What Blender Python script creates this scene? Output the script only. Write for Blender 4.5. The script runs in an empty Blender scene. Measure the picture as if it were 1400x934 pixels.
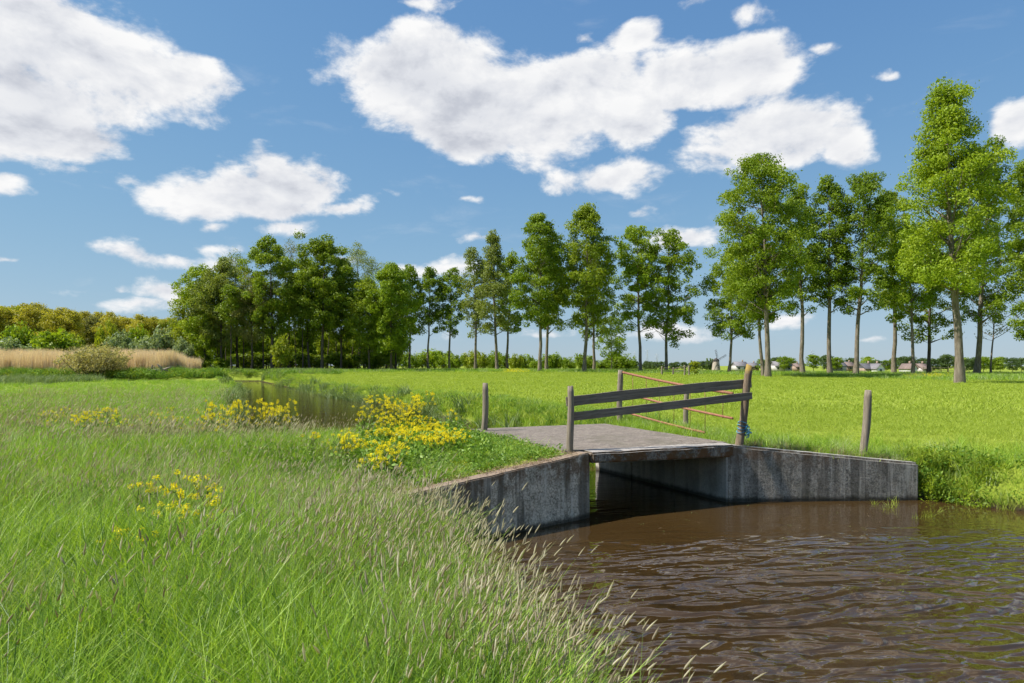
import bpy, bmesh, math, random
import numpy as np
from mathutils import Vector, Matrix, noise as mnoise

R = math.radians
S = bpy.context.scene
COL = S.collection
random.seed(7)

# ------------------------------------------------------------------ camera
F = 933.33            # focal length in photo pixels (1400 wide)
HZ = 500.0            # horizon row of the photo
EYE = 2.65            # eye above the water (z = 0)
cam = bpy.data.objects.new('camera', bpy.data.cameras.new('camera'))
COL.objects.link(cam)
cam.location = (0, 0, EYE)
cam.rotation_euler = (R(90), 0, 0)
cam.data.sensor_width = 36
cam.data.lens = 24
cam.data.shift_y = (HZ - 467) / 1400
cam.data.clip_start = 0.05
cam.data.clip_end = 9000
S.camera = cam

# ------------------------------------------------------------------ light
SUN_EL, SUN_AZ = R(52), R(-98)
SKY_STRENGTH = 0.125
S.view_settings.view_transform = 'Standard'
S.view_settings.look = 'None'
S.view_settings.exposure = 0.8
S.view_settings.gamma = 1
S.cycles.use_denoising = True
S.cycles.max_bounces = 5
S.cycles.use_adaptive_sampling = True
S.cycles.adaptive_threshold = 0.02
S.cycles.adaptive_min_samples = 16
S.cycles.transparent_max_bounces = 4
S.cycles.diffuse_bounces = 3
S.cycles.glossy_bounces = 3
S.cycles.transmission_bounces = 3
S.cycles.caustics_reflective = False
S.cycles.caustics_refractive = False
sun = bpy.data.objects.new('sun', bpy.data.lights.new('sun', 'SUN'))
COL.objects.link(sun)
sun.data.energy = 4.4
sun.data.angle = R(0.6)
sun.data.color = (1.0, 0.95, 0.87)
sd = Vector((math.sin(SUN_AZ) * math.cos(SUN_EL), math.cos(SUN_AZ) * math.cos(SUN_EL), math.sin(SUN_EL)))
sun.rotation_euler = sd.to_track_quat('Z', 'Y').to_euler()
sun.location = sd * 60

W = bpy.data.worlds.new('World')
S.world = W
W.use_nodes = True


class NT:
    """small helper to write node trees"""
    def __init__(s, tree):
        s.t = tree

    def n(s, kind, **kw):
        o = s.t.nodes.new(kind)
        for k, v in kw.items():
            setattr(o, k, v)
        return o

    def put(s, sock, v):
        if v is None:
            return
        if isinstance(v, bpy.types.NodeSocket):
            s.t.links.new(v, sock)
        else:
            sock.default_value = v

    def m(s, op, a, b=None, c=None, clamp=False):
        o = s.n('ShaderNodeMath', operation=op, use_clamp=clamp)
        for i, v in enumerate((a, b, c)):
            s.put(o.inputs[i], v)
        return o.outputs[0]

    def v(s, op, a, b=None, c=None):
        o = s.n('ShaderNodeVectorMath', operation=op)
        for i, x in enumerate((a, b, c)):
            s.put(o.inputs[i], x)
        return o.outputs['Value'] if op in ('LENGTH', 'DOT_PRODUCT') else o.outputs[0]

    def noise(s, vec, scale, detail=4, rough=0.55, dist=0.0, dim='3D'):
        o = s.n('ShaderNodeTexNoise', noise_dimensions=dim)
        s.put(o.inputs['Vector'], vec)
        o.inputs['Scale'].default_value = scale
        o.inputs['Detail'].default_value = detail
        o.inputs['Roughness'].default_value = rough
        o.inputs['Distortion'].default_value = dist
        return o.outputs[0]

    def ramp(s, fac, stops, interp='LINEAR'):
        o = s.n('ShaderNodeValToRGB')
        o.color_ramp.interpolation = interp
        e = o.color_ramp.elements
        while len(e) < len(stops):
            e.new(0.5)
        for i, (p, c) in enumerate(stops):
            e[i].position = p
            e[i].color = tuple(c) + (1,) if len(c) == 3 else c
        s.put(o.inputs[0], fac)
        return o.outputs[0]

    def sstep(s, x, lo, hi, a=0.0, b=1.0):
        o = s.n('ShaderNodeMapRange', interpolation_type='SMOOTHSTEP')
        s.put(o.inputs[0], x)
        o.inputs[1].default_value = lo
        o.inputs[2].default_value = hi
        o.inputs[3].default_value = a
        o.inputs[4].default_value = b
        return o.outputs[0]

    def mix(s, fac, a, b, blend='MIX'):
        o = s.n('ShaderNodeMix', data_type='RGBA', blend_type=blend)
        s.put(o.inputs[0], fac)
        for i, v in ((6, a), (7, b)):
            s.put(o.inputs[i], tuple(v) + (1,) if isinstance(v, tuple) and len(v) == 3 else v)
        return o.outputs[2]

    def scale(s, vec, sc):
        return s.v('MULTIPLY', vec, sc)


def build_world():
    t = NT(W.node_tree)
    bg = W.node_tree.nodes['Background']
    sky = t.n('ShaderNodeTexSky', sky_type='NISHITA', sun_disc=False)
    sky.sun_elevation = SUN_EL
    sky.sun_rotation = SUN_AZ
    sky.altitude = 0
    sky.air_density = 1.0
    sky.dust_density = 0.15
    sky.ozone_density = 1.2
    d = t.n('ShaderNodeTexCoord').outputs['Generated']
    sep = t.n('ShaderNodeSeparateXYZ')
    t.put(sep.inputs[0], d)
    az = t.m('ARCTAN2', sep.outputs[0], sep.outputs[1])
    el = t.m('ARCSINE', sep.outputs[2])
    cmb = t.n('ShaderNodeCombineXYZ')
    t.put(cmb.inputs[0], az)
    t.put(cmb.inputs[1], el)
    P = cmb.outputs[0]
    # ragged outlines: push the lookup about with noise
    warp = t.n('ShaderNodeTexNoise')
    t.put(warp.inputs['Vector'], t.scale(d, (7, 7, 11)))
    warp.inputs['Scale'].default_value = 1.0
    warp.inputs['Detail'].default_value = 4
    wv = t.v('MULTIPLY', t.v('SUBTRACT', warp.outputs['Color'], (0.5, 0.5, 0.5)), (0.13, 0.075, 0))
    P = t.v('ADD', P, wv)
    rnd = random.Random(4)
    blobs = [(40, 50, 250, 85), (150, 105, 170, 62), (60, 180, 180, 50), (-120, 110, 200, 130), (-20, 0, 200, 60), (60, 125, 210, 80), (260, 100, 60, 22), (460, 282, 70, 20),
             (330, 268, 180, 34), (400, 250, 85, 34), (230, 262, 120, 22), (130, 243, 80, 14), (170, 252, 90, 18), (400, 312, 62, 18), (470, 288, 62, 15),
             (240, 352, 125, 15), (290, 334, 62, 11), (90, 392, 55, 11), (165, 392, 28, 9), (235, 395, 60, 22), (190, 416, 90, 16),
             (285, 306, 28, 10), (590, 100, 135, 62), (690, 150, 185, 72), (800, 130, 120, 58), (860, 150, 70, 48),
             (640, 195, 100, 34), (830, 235, 85, 28), (990, 100, 120, 42), (1050, 92, 70, 38), (880, 50, 50, 22),
             (935, 115, 60, 30), (1030, 25, 45, 20), (1130, 75, 22, 13), (798, 58, 16, 12), (1060, 185, 135, 44),
             (1150, 190, 55, 36), (1000, 190, 68, 28), (1400, 158, 52, 40), (640, 273, 24, 7), (530, 268, 45, 13),
             (590, 367, 65, 11), (652, 333, 24, 10), (945, 330, 60, 20), (880, 285, 34, 8), (1215, 113, 16, 8),
             (730, 452, 70, 9), (905, 456, 90, 9), (1085, 440, 36, 9), (1190, 470, 30, 6), (12, 260, 40, 12),
             (5, 355, 26, 8), (450, 355, 60, 12), (960, 5, 30, 14), (590, 0, 30, 10)]
    L = []
    for px, py, rx, ry in blobs:
        a = math.atan((px - 700) / F)
        e = math.atan((HZ - py) / F * math.cos(a))
        L.append((a, e, rx / F * math.cos(a) ** 2 * 1.02, ry / F * math.cos(a) * 1.05))
    for i in range(26):                       # the same kind of sky goes on all round
        a = rnd.uniform(0.80, 2 * math.pi - 0.80)
        if a > math.pi:
            a -= 2 * math.pi
        e = rnd.uniform(0.08, 0.9)
        r = rnd.uniform(0.06, 0.22)
        L.append((a, e, r / max(0.4, math.cos(e)), r * rnd.uniform(0.25, 0.42)))
    for i in range(13):  # unseen clouds above the frame, added to brighten the water's reflections
        L.append((rnd.uniform(-1.1, 1.1), rnd.uniform(0.60, 1.15), rnd.uniform(0.15, 0.4), rnd.uniform(0.05, 0.12)))
    acc = None
    for a, e, ra, re in L:
        q = t.v('MULTIPLY_ADD', P, (1 / ra, 1 / re, 0), (-a / ra, -e / re, 0))
        amp = min(1.1, max(0.40, re / 0.036))          # small clouds are mostly rags
        ln = t.m('MULTIPLY_ADD', t.v('LENGTH', q), -amp, amp)
        acc = ln if acc is None else t.m('MAXIMUM', acc, ln)
    body = acc
    st = t.scale(d, (1, 1, 1.7))
    n1 = t.noise(st, 7.0, 7, 0.62, 0.15)
    # the same noise looked up a little towards the sun: which side of a billow is lit
    st2 = t.v('ADD', st, (-0.012, 0.0, 0.030))
    n2 = t.noise(st2, 7.0, 5, 0.58, 0.15)
    D = t.m('MULTIPLY_ADD', t.m('SUBTRACT', n1, 0.5), 2.3, t.m('MINIMUM', body, 0.62))
    alpha = t.sstep(D, 0.04, 0.46)
    wis = t.noise(t.scale(d, (2.2, 2.2, 7)), 3.0, 6, 0.62, 0.4)
    veil = t.m('MULTIPLY', t.sstep(wis, 0.56, 0.80), 0.16)
    alpha = t.m('MAXIMUM', alpha, veil)
    alpha = t.m('MULTIPLY', alpha, t.sstep(sep.outputs[2], 0.0, 0.05))
    lit = t.m('MULTIPLY_ADD', t.m('SUBTRACT', n1, n2), 2.8, 0.80, clamp=True)
    core = t.sstep(body, 0.15, 0.9)
    lowv = t.noise(t.scale(d, (1, 1, 2.5)), 3.4, 3, 0.5)
    shade = t.m('MULTIPLY', core, t.sstep(lowv, 0.34, 0.70))
    fac = t.m('SUBTRACT', lit, t.m('MULTIPLY', shade, 0.66), clamp=True)
    cloud = t.ramp(fac, [(0.0, (0.40, 0.42, 0.47)), (0.40, (0.53, 0.545, 0.58)), (1.0, (0.69, 0.69, 0.69))])
    skyc = t.v('SCALE', sky.outputs[0])
    skyc.node.inputs['Scale'].default_value = SKY_STRENGTH
    # the clear air of the photograph: less glare towards the horizon
    skyc = t.v('DIVIDE', t.v('MULTIPLY', skyc, (0.73, 1.235, 2.47)), t.v('MULTIPLY_ADD', skyc, (1.24, 2.0, 3.92), (1, 1, 1)))
    fin = t.mix(alpha, skyc, cloud)
    t.put(bg.inputs[0], fin)
    bg.inputs[1].default_value = 0.81


build_world()
W.cycles.sampling_method = 'MANUAL'
W.cycles.sample_map_resolution = 512


# ------------------------------------------------------------------ helpers
def pix(px, py, z):
    """point at height z under a photo pixel"""
    Y = (EYE - z) * F / (py - HZ)
    return ((px - 700) / F * Y, Y, z)


def xat(px, Y):
    return (px - 700) / F * Y


def zat(py, Y):
    return EYE + (HZ - py) / F * Y


def tag(o, label=None, cat=None, group=None, kind=None):
    if label:
        o['label'] = label
    if cat:
        o['category'] = cat
    if group:
        o['group'] = group
    if kind:
        o['kind'] = kind
    return o


def empty(name, loc, label, cat, group=None, rz=0.0):
    o = bpy.data.objects.new(name, None)
    o.empty_display_size = 0.2
    o.location = loc
    o.rotation_euler = (0, 0, rz)
    COL.objects.link(o)
    return tag(o, label, cat, group)


def link(name, me, parent=None, mat=None):
    o = bpy.data.objects.new(name, me)
    if mat is not None and not me.materials:
        me.materials.append(mat)
    COL.objects.link(o)
    if parent is not None:
        o.parent = parent
    return o


def mesh_np(name, V, faces, mat, tint=None, smooth=False):
    """faces: list of index arrays, each (m, k) with one k"""
    me = bpy.data.meshes.new(name)
    V = np.asarray(V, dtype=np.float32)
    faces = [np.asarray(f, dtype=np.int32) for f in faces if len(f)]
    me.vertices.add(len(V))
    me.vertices.foreach_set('co', V.ravel())
    loops = np.concatenate([f.ravel() for f in faces])
    counts = np.concatenate([np.full(len(f), f.shape[1], dtype=np.int32) for f in faces])
    starts = np.concatenate([[0], np.cumsum(counts)[:-1]]).astype(np.int32)
    me.loops.add(len(loops))
    me.loops.foreach_set('vertex_index', loops)
    me.polygons.add(len(counts))
    me.polygons.foreach_set('loop_start', starts)
    me.polygons.foreach_set('loop_total', counts)
    if smooth:
        me.polygons.foreach_set('use_smooth', np.ones(len(counts), dtype=bool))
    me.update(calc_edges=True)
    if tint is not None:
        a = me.attributes.new('tint', 'FLOAT', 'FACE')
        a.data.foreach_set('value', np.asarray(tint, dtype=np.float32))
    for m in (mat if isinstance(mat, (list, tuple)) else [mat]):
        me.materials.append(m)
    return me


class Geo:
    """collects vertices and faces of one mesh"""
    def __init__(s):
        s.V, s.F4, s.F3, s.n = [], [], [], 0

    def add(s, V, F4=None, F3=None):
        V = np.asarray(V, dtype=np.float32)
        if F4 is not None and len(F4):
            s.F4.append(np.asarray(F4) + s.n)
        if F3 is not None and len(F3):
            s.F3.append(np.asarray(F3) + s.n)
        s.V.append(V)
        s.n += len(V)

    def tube(s, pts, rad, k=6, cap=True):
        pts = np.asarray(pts, dtype=float)
        n = len(pts)
        tan = np.gradient(pts, axis=0)
        tan /= np.linalg.norm(tan, axis=1)[:, None] + 1e-9
        up = np.array([1.0, 0, 0]) if abs(tan[0][2]) > 0.8 else np.array([0, 0, 1.0])
        u = np.cross(tan, up)
        u /= np.linalg.norm(u, axis=1)[:, None] + 1e-9
        w = np.cross(tan, u)
        a = np.linspace(0, 2 * np.pi, k, endpoint=False)
        ring = np.cos(a)[None, :, None] * u[:, None, :] + np.sin(a)[None, :, None] * w[:, None, :]
        V = (pts[:, None, :] + ring * np.asarray(rad, dtype=float)[:, None, None]).reshape(-1, 3)
        i = np.arange(n - 1)[:, None] * k
        j = np.arange(k)[None, :]
        j2 = (j + 1) % k
        F4 = np.stack([i + j, i + j2, i + k + j2, i + k + j], axis=-1).reshape(-1, 4)
        F3 = None
        if cap:
            V = np.vstack([V, pts[-1:] + tan[-1:] * rad[-1] * 0.3, pts[:1]])
            top, bot = n * k, n * k + 1
            b = (n - 1) * k
            jj = np.arange(k)
            j3 = (jj + 1) % k
            F3 = np.vstack([np.stack([b + jj, b + j3, np.full(k, top)], 1), np.stack([j3, jj, np.full(k, bot)], 1)])
        s.add(V, F4, F3)

    def box(s, c, h, M=None):
        V = np.array([[x, y, z] for x in (-1, 1) for y in (-1, 1) for z in (-1, 1)], dtype=float) * np.asarray(h)
        if M is not None:
            V = V @ np.asarray(M).T
        V += np.asarray(c)
        s.add(V, [[0, 1, 3, 2], [4, 6, 7, 5], [0, 4, 5, 1], [2, 3, 7, 6], [0, 2, 6, 4], [1, 5, 7, 3]])

    def mesh(s, name, mat, smooth=False, tint=None):
        f = []
        if s.F4:
            f.append(np.concatenate(s.F4))
        if s.F3:
            f.append(np.concatenate(s.F3))
        return mesh_np(name, np.concatenate(s.V), f, mat, tint, smooth)


def copy_tree(o, parent=None):
    c = o.copy()
    COL.objects.link(c)
    c.parent = parent
    for ch in o.children:
        copy_tree(ch, c)
    return c


# ------------------------------------------------------------------ materials
def material(name):
    m = bpy.data.materials.new(name)
    m.use_nodes = True
    t = NT(m.node_tree)
    b = m.node_tree.nodes['Principled BSDF']
    return m, t, b


def leaf_mat(name, c0, c1, c2, trans=0.42, rough=0.5, spec=0.25):
    """foliage: colour varies from leaf to leaf and from plant to plant"""
    m, t, b = material(name)
    at = t.n('ShaderNodeAttribute', attribute_name='tint')
    oi = t.n('ShaderNodeObjectInfo')
    f = t.m('ADD', t.m('MULTIPLY', at.outputs['Fac'], 0.8), t.m('MULTIPLY', oi.outputs['Random'], 0.2))
    c = t.ramp(f, [(0.05, c0), (0.5, c1), (0.95, c2)])
    t.put(b.inputs['Base Color'], c)
    b.inputs['Roughness'].default_value = rough
    b.inputs['Specular IOR Level'].default_value = spec
    tr = t.n('ShaderNodeBsdfTranslucent')
    t.put(tr.inputs[0], t.mix(1.0, c, (1.25, 1.2, 0.6), 'MULTIPLY'))
    mx = t.n('ShaderNodeMixShader')
    mx.inputs[0].default_value = trans
    t.put(mx.inputs[1], b.outputs[0])
    t.put(mx.inputs[2], tr.outputs[0])
    t.put(m.node_tree.nodes['Material Output'].inputs[0], mx.outputs[0])
    return m


LEAF = {
    'bright': leaf_mat('leaf_bright', (0.135, 0.221, 0.012), (0.240, 0.338, 0.018), (0.377, 0.456, 0.030)),
    'mid': leaf_mat('leaf_mid', (0.106, 0.175, 0.013), (0.184, 0.271, 0.016), (0.291, 0.368, 0.025)),
    'dark': leaf_mat('leaf_dark', (0.107, 0.173, 0.015), (0.191, 0.270, 0.018), (0.333, 0.392, 0.026)),
    'pale': leaf_mat('leaf_pale', (0.145, 0.186, 0.042), (0.218, 0.269, 0.054), (0.304, 0.345, 0.084)),
    'yellow': leaf_mat('leaf_yellow', (0.152, 0.214, 0.014), (0.255, 0.315, 0.019), (0.386, 0.416, 0.030)),
    'ochre': leaf_mat('leaf_ochre', (0.235, 0.244, 0.033), (0.378, 0.352, 0.040), (0.512, 0.458, 0.053)),
    'willow': leaf_mat('leaf_willow', (0.150, 0.210, 0.098), (0.240, 0.307, 0.143), (0.352, 0.420, 0.225)),
    'olive': leaf_mat('leaf_olive', (0.128, 0.138, 0.036), (0.216, 0.225, 0.062), (0.317, 0.312, 0.102)),
    'far': leaf_mat('leaf_far', (0.060, 0.102, 0.036), (0.096, 0.150, 0.046), (0.150, 0.210, 0.060)),
    'grass': leaf_mat('grass_blade', (0.146, 0.264, 0.025), (0.255, 0.414, 0.037), (0.418, 0.562, 0.071), 0.4, 0.45, 0.3),
    'grass_pale': leaf_mat('grass_pale', (0.195, 0.284, 0.086), (0.325, 0.414, 0.151), (0.468, 0.547, 0.272), 0.35),
    'field': leaf_mat('field_blade', (0.227, 0.308, 0.032), (0.324, 0.420, 0.050), (0.432, 0.515, 0.089), 0.4),
    'seed': leaf_mat('seed_head', (0.330, 0.280, 0.200), (0.520, 0.480, 0.350), (0.680, 0.650, 0.520), 0.45, 0.8, 0.05),
    'reed': leaf_mat('dry_reed', (0.520, 0.400, 0.290), (0.680, 0.550, 0.430), (0.800, 0.690, 0.560), 0.42, 0.8, 0.05),
    'sedge': leaf_mat('sedge_blade', (0.110, 0.180, 0.050), (0.190, 0.265, 0.085), (0.310, 0.370, 0.170), 0.3),
    'weed': leaf_mat('weed_leaf', (0.082, 0.179, 0.019), (0.164, 0.292, 0.031), (0.280, 0.404, 0.065), 0.3),
    'petal': leaf_mat('yellow_petal', (0.70, 0.55, 0.012), (0.82, 0.70, 0.020), (0.88, 0.80, 0.05), 0.35, 0.6, 0.1),
    'stem': leaf_mat('plant_stem', (0.110, 0.160, 0.030), (0.160, 0.215, 0.050), (0.220, 0.270, 0.080), 0.2),
    'dry': leaf_mat('dry_litter', (0.180, 0.120, 0.070), (0.290, 0.210, 0.130), (0.400, 0.320, 0.210), 0.15, 0.8, 0.05),
    'grass_deep': leaf_mat('grass_deep', (0.075, 0.165, 0.018), (0.125, 0.240, 0.030), (0.215, 0.350, 0.060), 0.38, 0.4, 0.35),
    'tan': leaf_mat('leaf_tan', (0.270, 0.255, 0.090), (0.420, 0.390, 0.160), (0.560, 0.500, 0.270), 0.45),
}


def bark_mat(name, c0, c1, sc=1.0):
    m, t, b = material(name)
    g = t.n('ShaderNodeTexCoord').outputs['Object']
    n1 = t.noise(t.scale(g, (6 * sc, 6 * sc, 1.1 * sc)), 1.0, 6, 0.65)
    n2 = t.noise(t.scale(g, (0.8, 0.8, 0.5)), 1.0, 3)
    c = t.ramp(n1, [(0.32, c0), (0.68, c1)])
    c = t.mix(t.sstep(n2, 0.5, 0.75, 0, 0.5), c, (0.16, 0.17, 0.09))
    t.put(b.inputs['Base Color'], c)
    b.inputs['Roughness'].default_value = 0.9
    b.inputs['Specular IOR Level'].default_value = 0.1
    bp = t.n('ShaderNodeBump')
    bp.inputs['Strength'].default_value = 0.7
    bp.inputs['Distance'].default_value = 0.05
    t.put(bp.inputs['Height'], n1)
    t.put(b.inputs['Normal'], bp.outputs[0])
    return m


BARK = bark_mat('poplar_bark', (0.085, 0.068, 0.050), (0.290, 0.245, 0.190))
BARK2 = bark_mat('dark_bark', (0.050, 0.040, 0.030), (0.150, 0.125, 0.098))


def wood_mat(name, c0, c1, lichen=0.0, axis=2):
    m, t, b = material(name)
    g = t.n('ShaderNodeTexCoord').outputs['Object']
    k = [38, 38, 38]
    k[axis] = 1.6
    n1 = t.noise(t.scale(g, tuple(k)), 1.0, 7, 0.7, 0.3)
    n2 = t.noise(g, 3.0, 5, 0.6)
    c = t.ramp(n1, [(0.25, c0), (0.5, tuple(0.5 * (a + d) for a, d in zip(c0, c1))), (0.75, c1)])
    c = t.mix(t.sstep(n2, 0.52, 0.72, 0, 0.45), c, (0.11, 0.12, 0.075))
    if lichen:
        sp = t.n('ShaderNodeSeparateXYZ')
        t.put(sp.inputs[0], g)
        n3 = t.noise(g, 9.0, 4, 0.6)
        hi = t.m('ADD', sp.outputs[2], t.m('MULTIPLY', t.m('SUBTRACT', n3, 0.5), 0.5))
        c = t.mix(t.sstep(hi, lichen - 0.05, lichen + 0.08, 0, 0.6), c, (0.40, 0.27, 0.045))
    t.put(b.inputs['Base Color'], c)
    b.inputs['Roughness'].default_value = 0.85
    b.inputs['Specular IOR Level'].default_value = 0.15
    bp = t.n('ShaderNodeBump')
    bp.inputs['Strength'].default_value = 0.8
    bp.inputs['Distance'].default_value = 0.012
    t.put(bp.inputs['Height'], n1)
    t.put(b.inputs['Normal'], bp.outputs[0])
    return m


POST = wood_mat('weathered_post', (0.100, 0.078, 0.055), (0.350, 0.300, 0.230))
POSTL = wood_mat('lichen_post', (0.080, 0.055, 0.035), (0.290, 0.225, 0.155), lichen=1.50)
BOARD = wood_mat('weathered_board', (0.075, 0.060, 0.046), (0.340, 0.285, 0.225), axis=0)


def concrete_mat(name, base, dark, streak=1.0, rust=0.5, bumpy=1.0, top=None):
    m, t, b = material(name)
    g = t.n('ShaderNodeNewGeometry')
    P = g.outputs['Position']
    sep = t.n('ShaderNodeSeparateXYZ')
    t.put(sep.inputs[0], P)
    fine = t.noise(P, 30.0, 5, 0.78)
    mid = t.noise(P, 6.0, 6, 0.65)
    big = t.noise(P, 1.3, 4, 0.6)
    c = t.ramp(t.m('MULTIPLY_ADD', fine, 0.72, t.m('MULTIPLY', mid, 0.28)), [(0.41, dark), (0.50, tuple(0.5 * (p + q) for p, q in zip(base, dark))), (0.585, base)])
    # run-off streaks down the face, each with its own shape
    sv = t.noise(t.scale(P, (7.5, 7.5, 0.35)), 1.0, 5, 0.7, 0.2)
    sv2 = t.noise(t.scale(P, (2.6, 2.6, 0.25)), 1.0, 4, 0.6)
    c = t.mix(t.m('MULTIPLY', t.sstep(sv, 0.50, 0.62), 0.70 * streak), c, (0.66, 0.59, 0.49))
    c = t.mix(t.m('MULTIPLY', t.sstep(sv2, 0.49, 0.58), 0.80 * streak), c, tuple(0.50 * x for x in dark))
    # rusty brown moss and lichen
    mo = t.noise(P, 4.2, 7, 0.72, 0.3)
    edge = t.sstep(t.m('SUBTRACT', sep.outputs[2], t.m('MULTIPLY', sv, 0.75)), 0.22, 0.60, 0.0, 1.0)
    c = t.mix(t.m('MULTIPLY', t.m('MULTIPLY', t.sstep(mo, 0.43, 0.52), edge), rust), c, (0.135, 0.070, 0.030))
    c = t.mix(t.m('MULTIPLY', t.sstep(t.noise(P, 9.0, 6, 0.7), 0.62, 0.70), 0.5 * rust), c, (0.20, 0.135, 0.035))
    c = t.mix(t.m('MULTIPLY', t.sstep(big, 0.5, 0.68), 0.35), c, (0.090, 0.088, 0.055))
    # darker foot at the waterline, with an uneven upper edge
    foot = t.sstep(t.m('ADD', sep.outputs[2], t.m('MULTIPLY', t.m('SUBTRACT', mid, 0.5), 0.10)), 0.03, 0.13, 0.85, 0.0)
    c = t.mix(foot, c, (0.020, 0.018, 0.012))
    if top:
        sn = t.n('ShaderNodeSeparateXYZ')
        t.put(sn.inputs[0], g.outputs['True Normal'])
        tp = t.sstep(sn.outputs[2], 0.5, 0.8)
        tc = t.ramp(t.noise(P, 18, 5, 0.7), [(0.3, tuple(0.5 * x for x in top)), (0.7, top)])
        c = t.mix(tp, c, tc)
    t.put(b.inputs['Base Color'], c)
    b.inputs['Roughness'].default_value = 0.92
    b.inputs['Specular IOR Level'].default_value = 0.2
    bp = t.n('ShaderNodeBump')
    bp.inputs['Strength'].default_value = 0.6 * bumpy
    bp.inputs['Distance'].default_value = 0.02
    t.put(bp.inputs['Height'], t.m('MULTIPLY_ADD', fine, 0.5, mid))
    t.put(b.inputs['Normal'], bp.outputs[0])
    return m


WALLC = concrete_mat('wing_wall_concrete', (0.760, 0.660, 0.520), (0.200, 0.170, 0.125), 1.0, 0.7, top=(0.33, 0.25, 0.185))
WALLR = concrete_mat('wing_wall_concrete_right', (0.450, 0.405, 0.335), (0.130, 0.115, 0.092), 0.7, 0.6, top=(0.45, 0.43, 0.39))
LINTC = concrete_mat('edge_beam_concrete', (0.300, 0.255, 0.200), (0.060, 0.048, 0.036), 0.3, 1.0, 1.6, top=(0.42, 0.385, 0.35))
ABUTC = concrete_mat('abutment_concrete', (0.500, 0.470, 0.410), (0.330, 0.305, 0.260), 0.35, 0.25, 0.5)
DECKC = concrete_mat('deck_concrete', (0.265, 0.226, 0.190), (0.110, 0.092, 0.078), 0.15, 0.0, 1.4)


def plain(name, col, rough=0.8, var=0.25, scale=3.0, metal=0.0):
    m, t, b = material(name)
    g = t.n('ShaderNodeTexCoord').outputs['Object']
    n1 = t.noise(g, scale, 5, 0.6)
    t.put(b.inputs['Base Color'], t.ramp(n1, [(0.3, tuple(x * (1 - var) for x in col)), (0.7, tuple(min(1, x * (1 + var)) for x in col))]))
    b.inputs['Roughness'].default_value = rough
    b.inputs['Metallic'].default_value = metal
    b.inputs['Specular IOR Level'].default_value = 0.2
    return m


RUST = plain('rusty_tube', (0.27, 0.125, 0.075), 0.75, 0.45, 25)
ROPE = plain('blue_twine', (0.09, 0.28, 0.40), 0.7, 0.35, 30)
BRICK = plain('mill_brick', (0.40, 0.34, 0.28))
CAPM = plain('dark_timber', (0.06, 0.055, 0.05))
ROOFG = plain('grey_roof', (0.19, 0.18, 0.19), 0.8, 0.2, 0.5)
ROOFR = plain('brown_roof', (0.20, 0.15, 0.13), 0.8, 0.2, 0.5)
ROOFD = plain('dark_roof', (0.09, 0.09, 0.10), 0.8, 0.2, 0.5)
HWHITE = plain('white_render', (0.72, 0.71, 0.68), 0.8, 0.05, 0.5)
HBRICK = plain('house_brick', (0.30, 0.22, 0.17), 0.8, 0.2, 0.5)
HGREY = plain('pale_wall', (0.46, 0.44, 0.41), 0.8, 0.1, 0.5)
GLASS = plain('dark_window', (0.05, 0.06, 0.07), 0.15, 0.1, 1.0)
STEEL = plain('galvanised_steel', (0.42, 0.44, 0.46), 0.6, 0.1, 1.0)
STUMP = plain('dead_wood', (0.33, 0.27, 0.22), 0.9, 0.35, 2.0)


def ground_mat():
    m, t, b = material('turf')
    P = t.n('ShaderNodeNewGeometry').outputs['Position']
    n1 = t.noise(P, 0.09, 6, 0.6)
    n2 = t.noise(t.scale(P, (1.2, 1.2, 1)), 1.4, 6, 0.7)
    n3 = t.noise(t.scale(P, (9, 5, 1)), 1.0, 5, 0.7)
    c = t.ramp(t.m('MULTIPLY_ADD', n3, 0.5, t.m('MULTIPLY', n2, 0.5)),
               [(0.34, (0.130, 0.175, 0.022)), (0.52, (0.215, 0.270, 0.034)), (0.68, (0.285, 0.340, 0.055))])
    c = t.mix(t.sstep(n1, 0.45, 0.68, 0, 0.55), c, (0.260, 0.310, 0.045))
    sp = t.n('ShaderNodeSeparateXYZ')
    t.put(sp.inputs[0], P)
    # bare wet earth down the banks
    mud = t.sstep(t.m('ADD', sp.outputs[2], t.m('MULTIPLY', t.m('SUBTRACT', n2, 0.5), 0.3)), 0.02, 0.26, 1, 0)
    far = t.sstep(sp.outputs[1], 120, 200, 1, 0)
    c = t.mix(t.m('MULTIPLY', mud, far), c, (0.040, 0.032, 0.018))
    t.put(b.inputs['Base Color'], c)
    b.inputs['Roughness'].default_value = 0.95
    b.inputs['Specular IOR Level'].default_value = 0.05
    bp = t.n('ShaderNodeBump')
    bp.inputs['Strength'].default_value = 0.5
    bp.inputs['Distance'].default_value = 0.08
    t.put(bp.inputs['Height'], n3)
    t.put(b.inputs['Normal'], bp.outputs[0])
    return m


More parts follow.
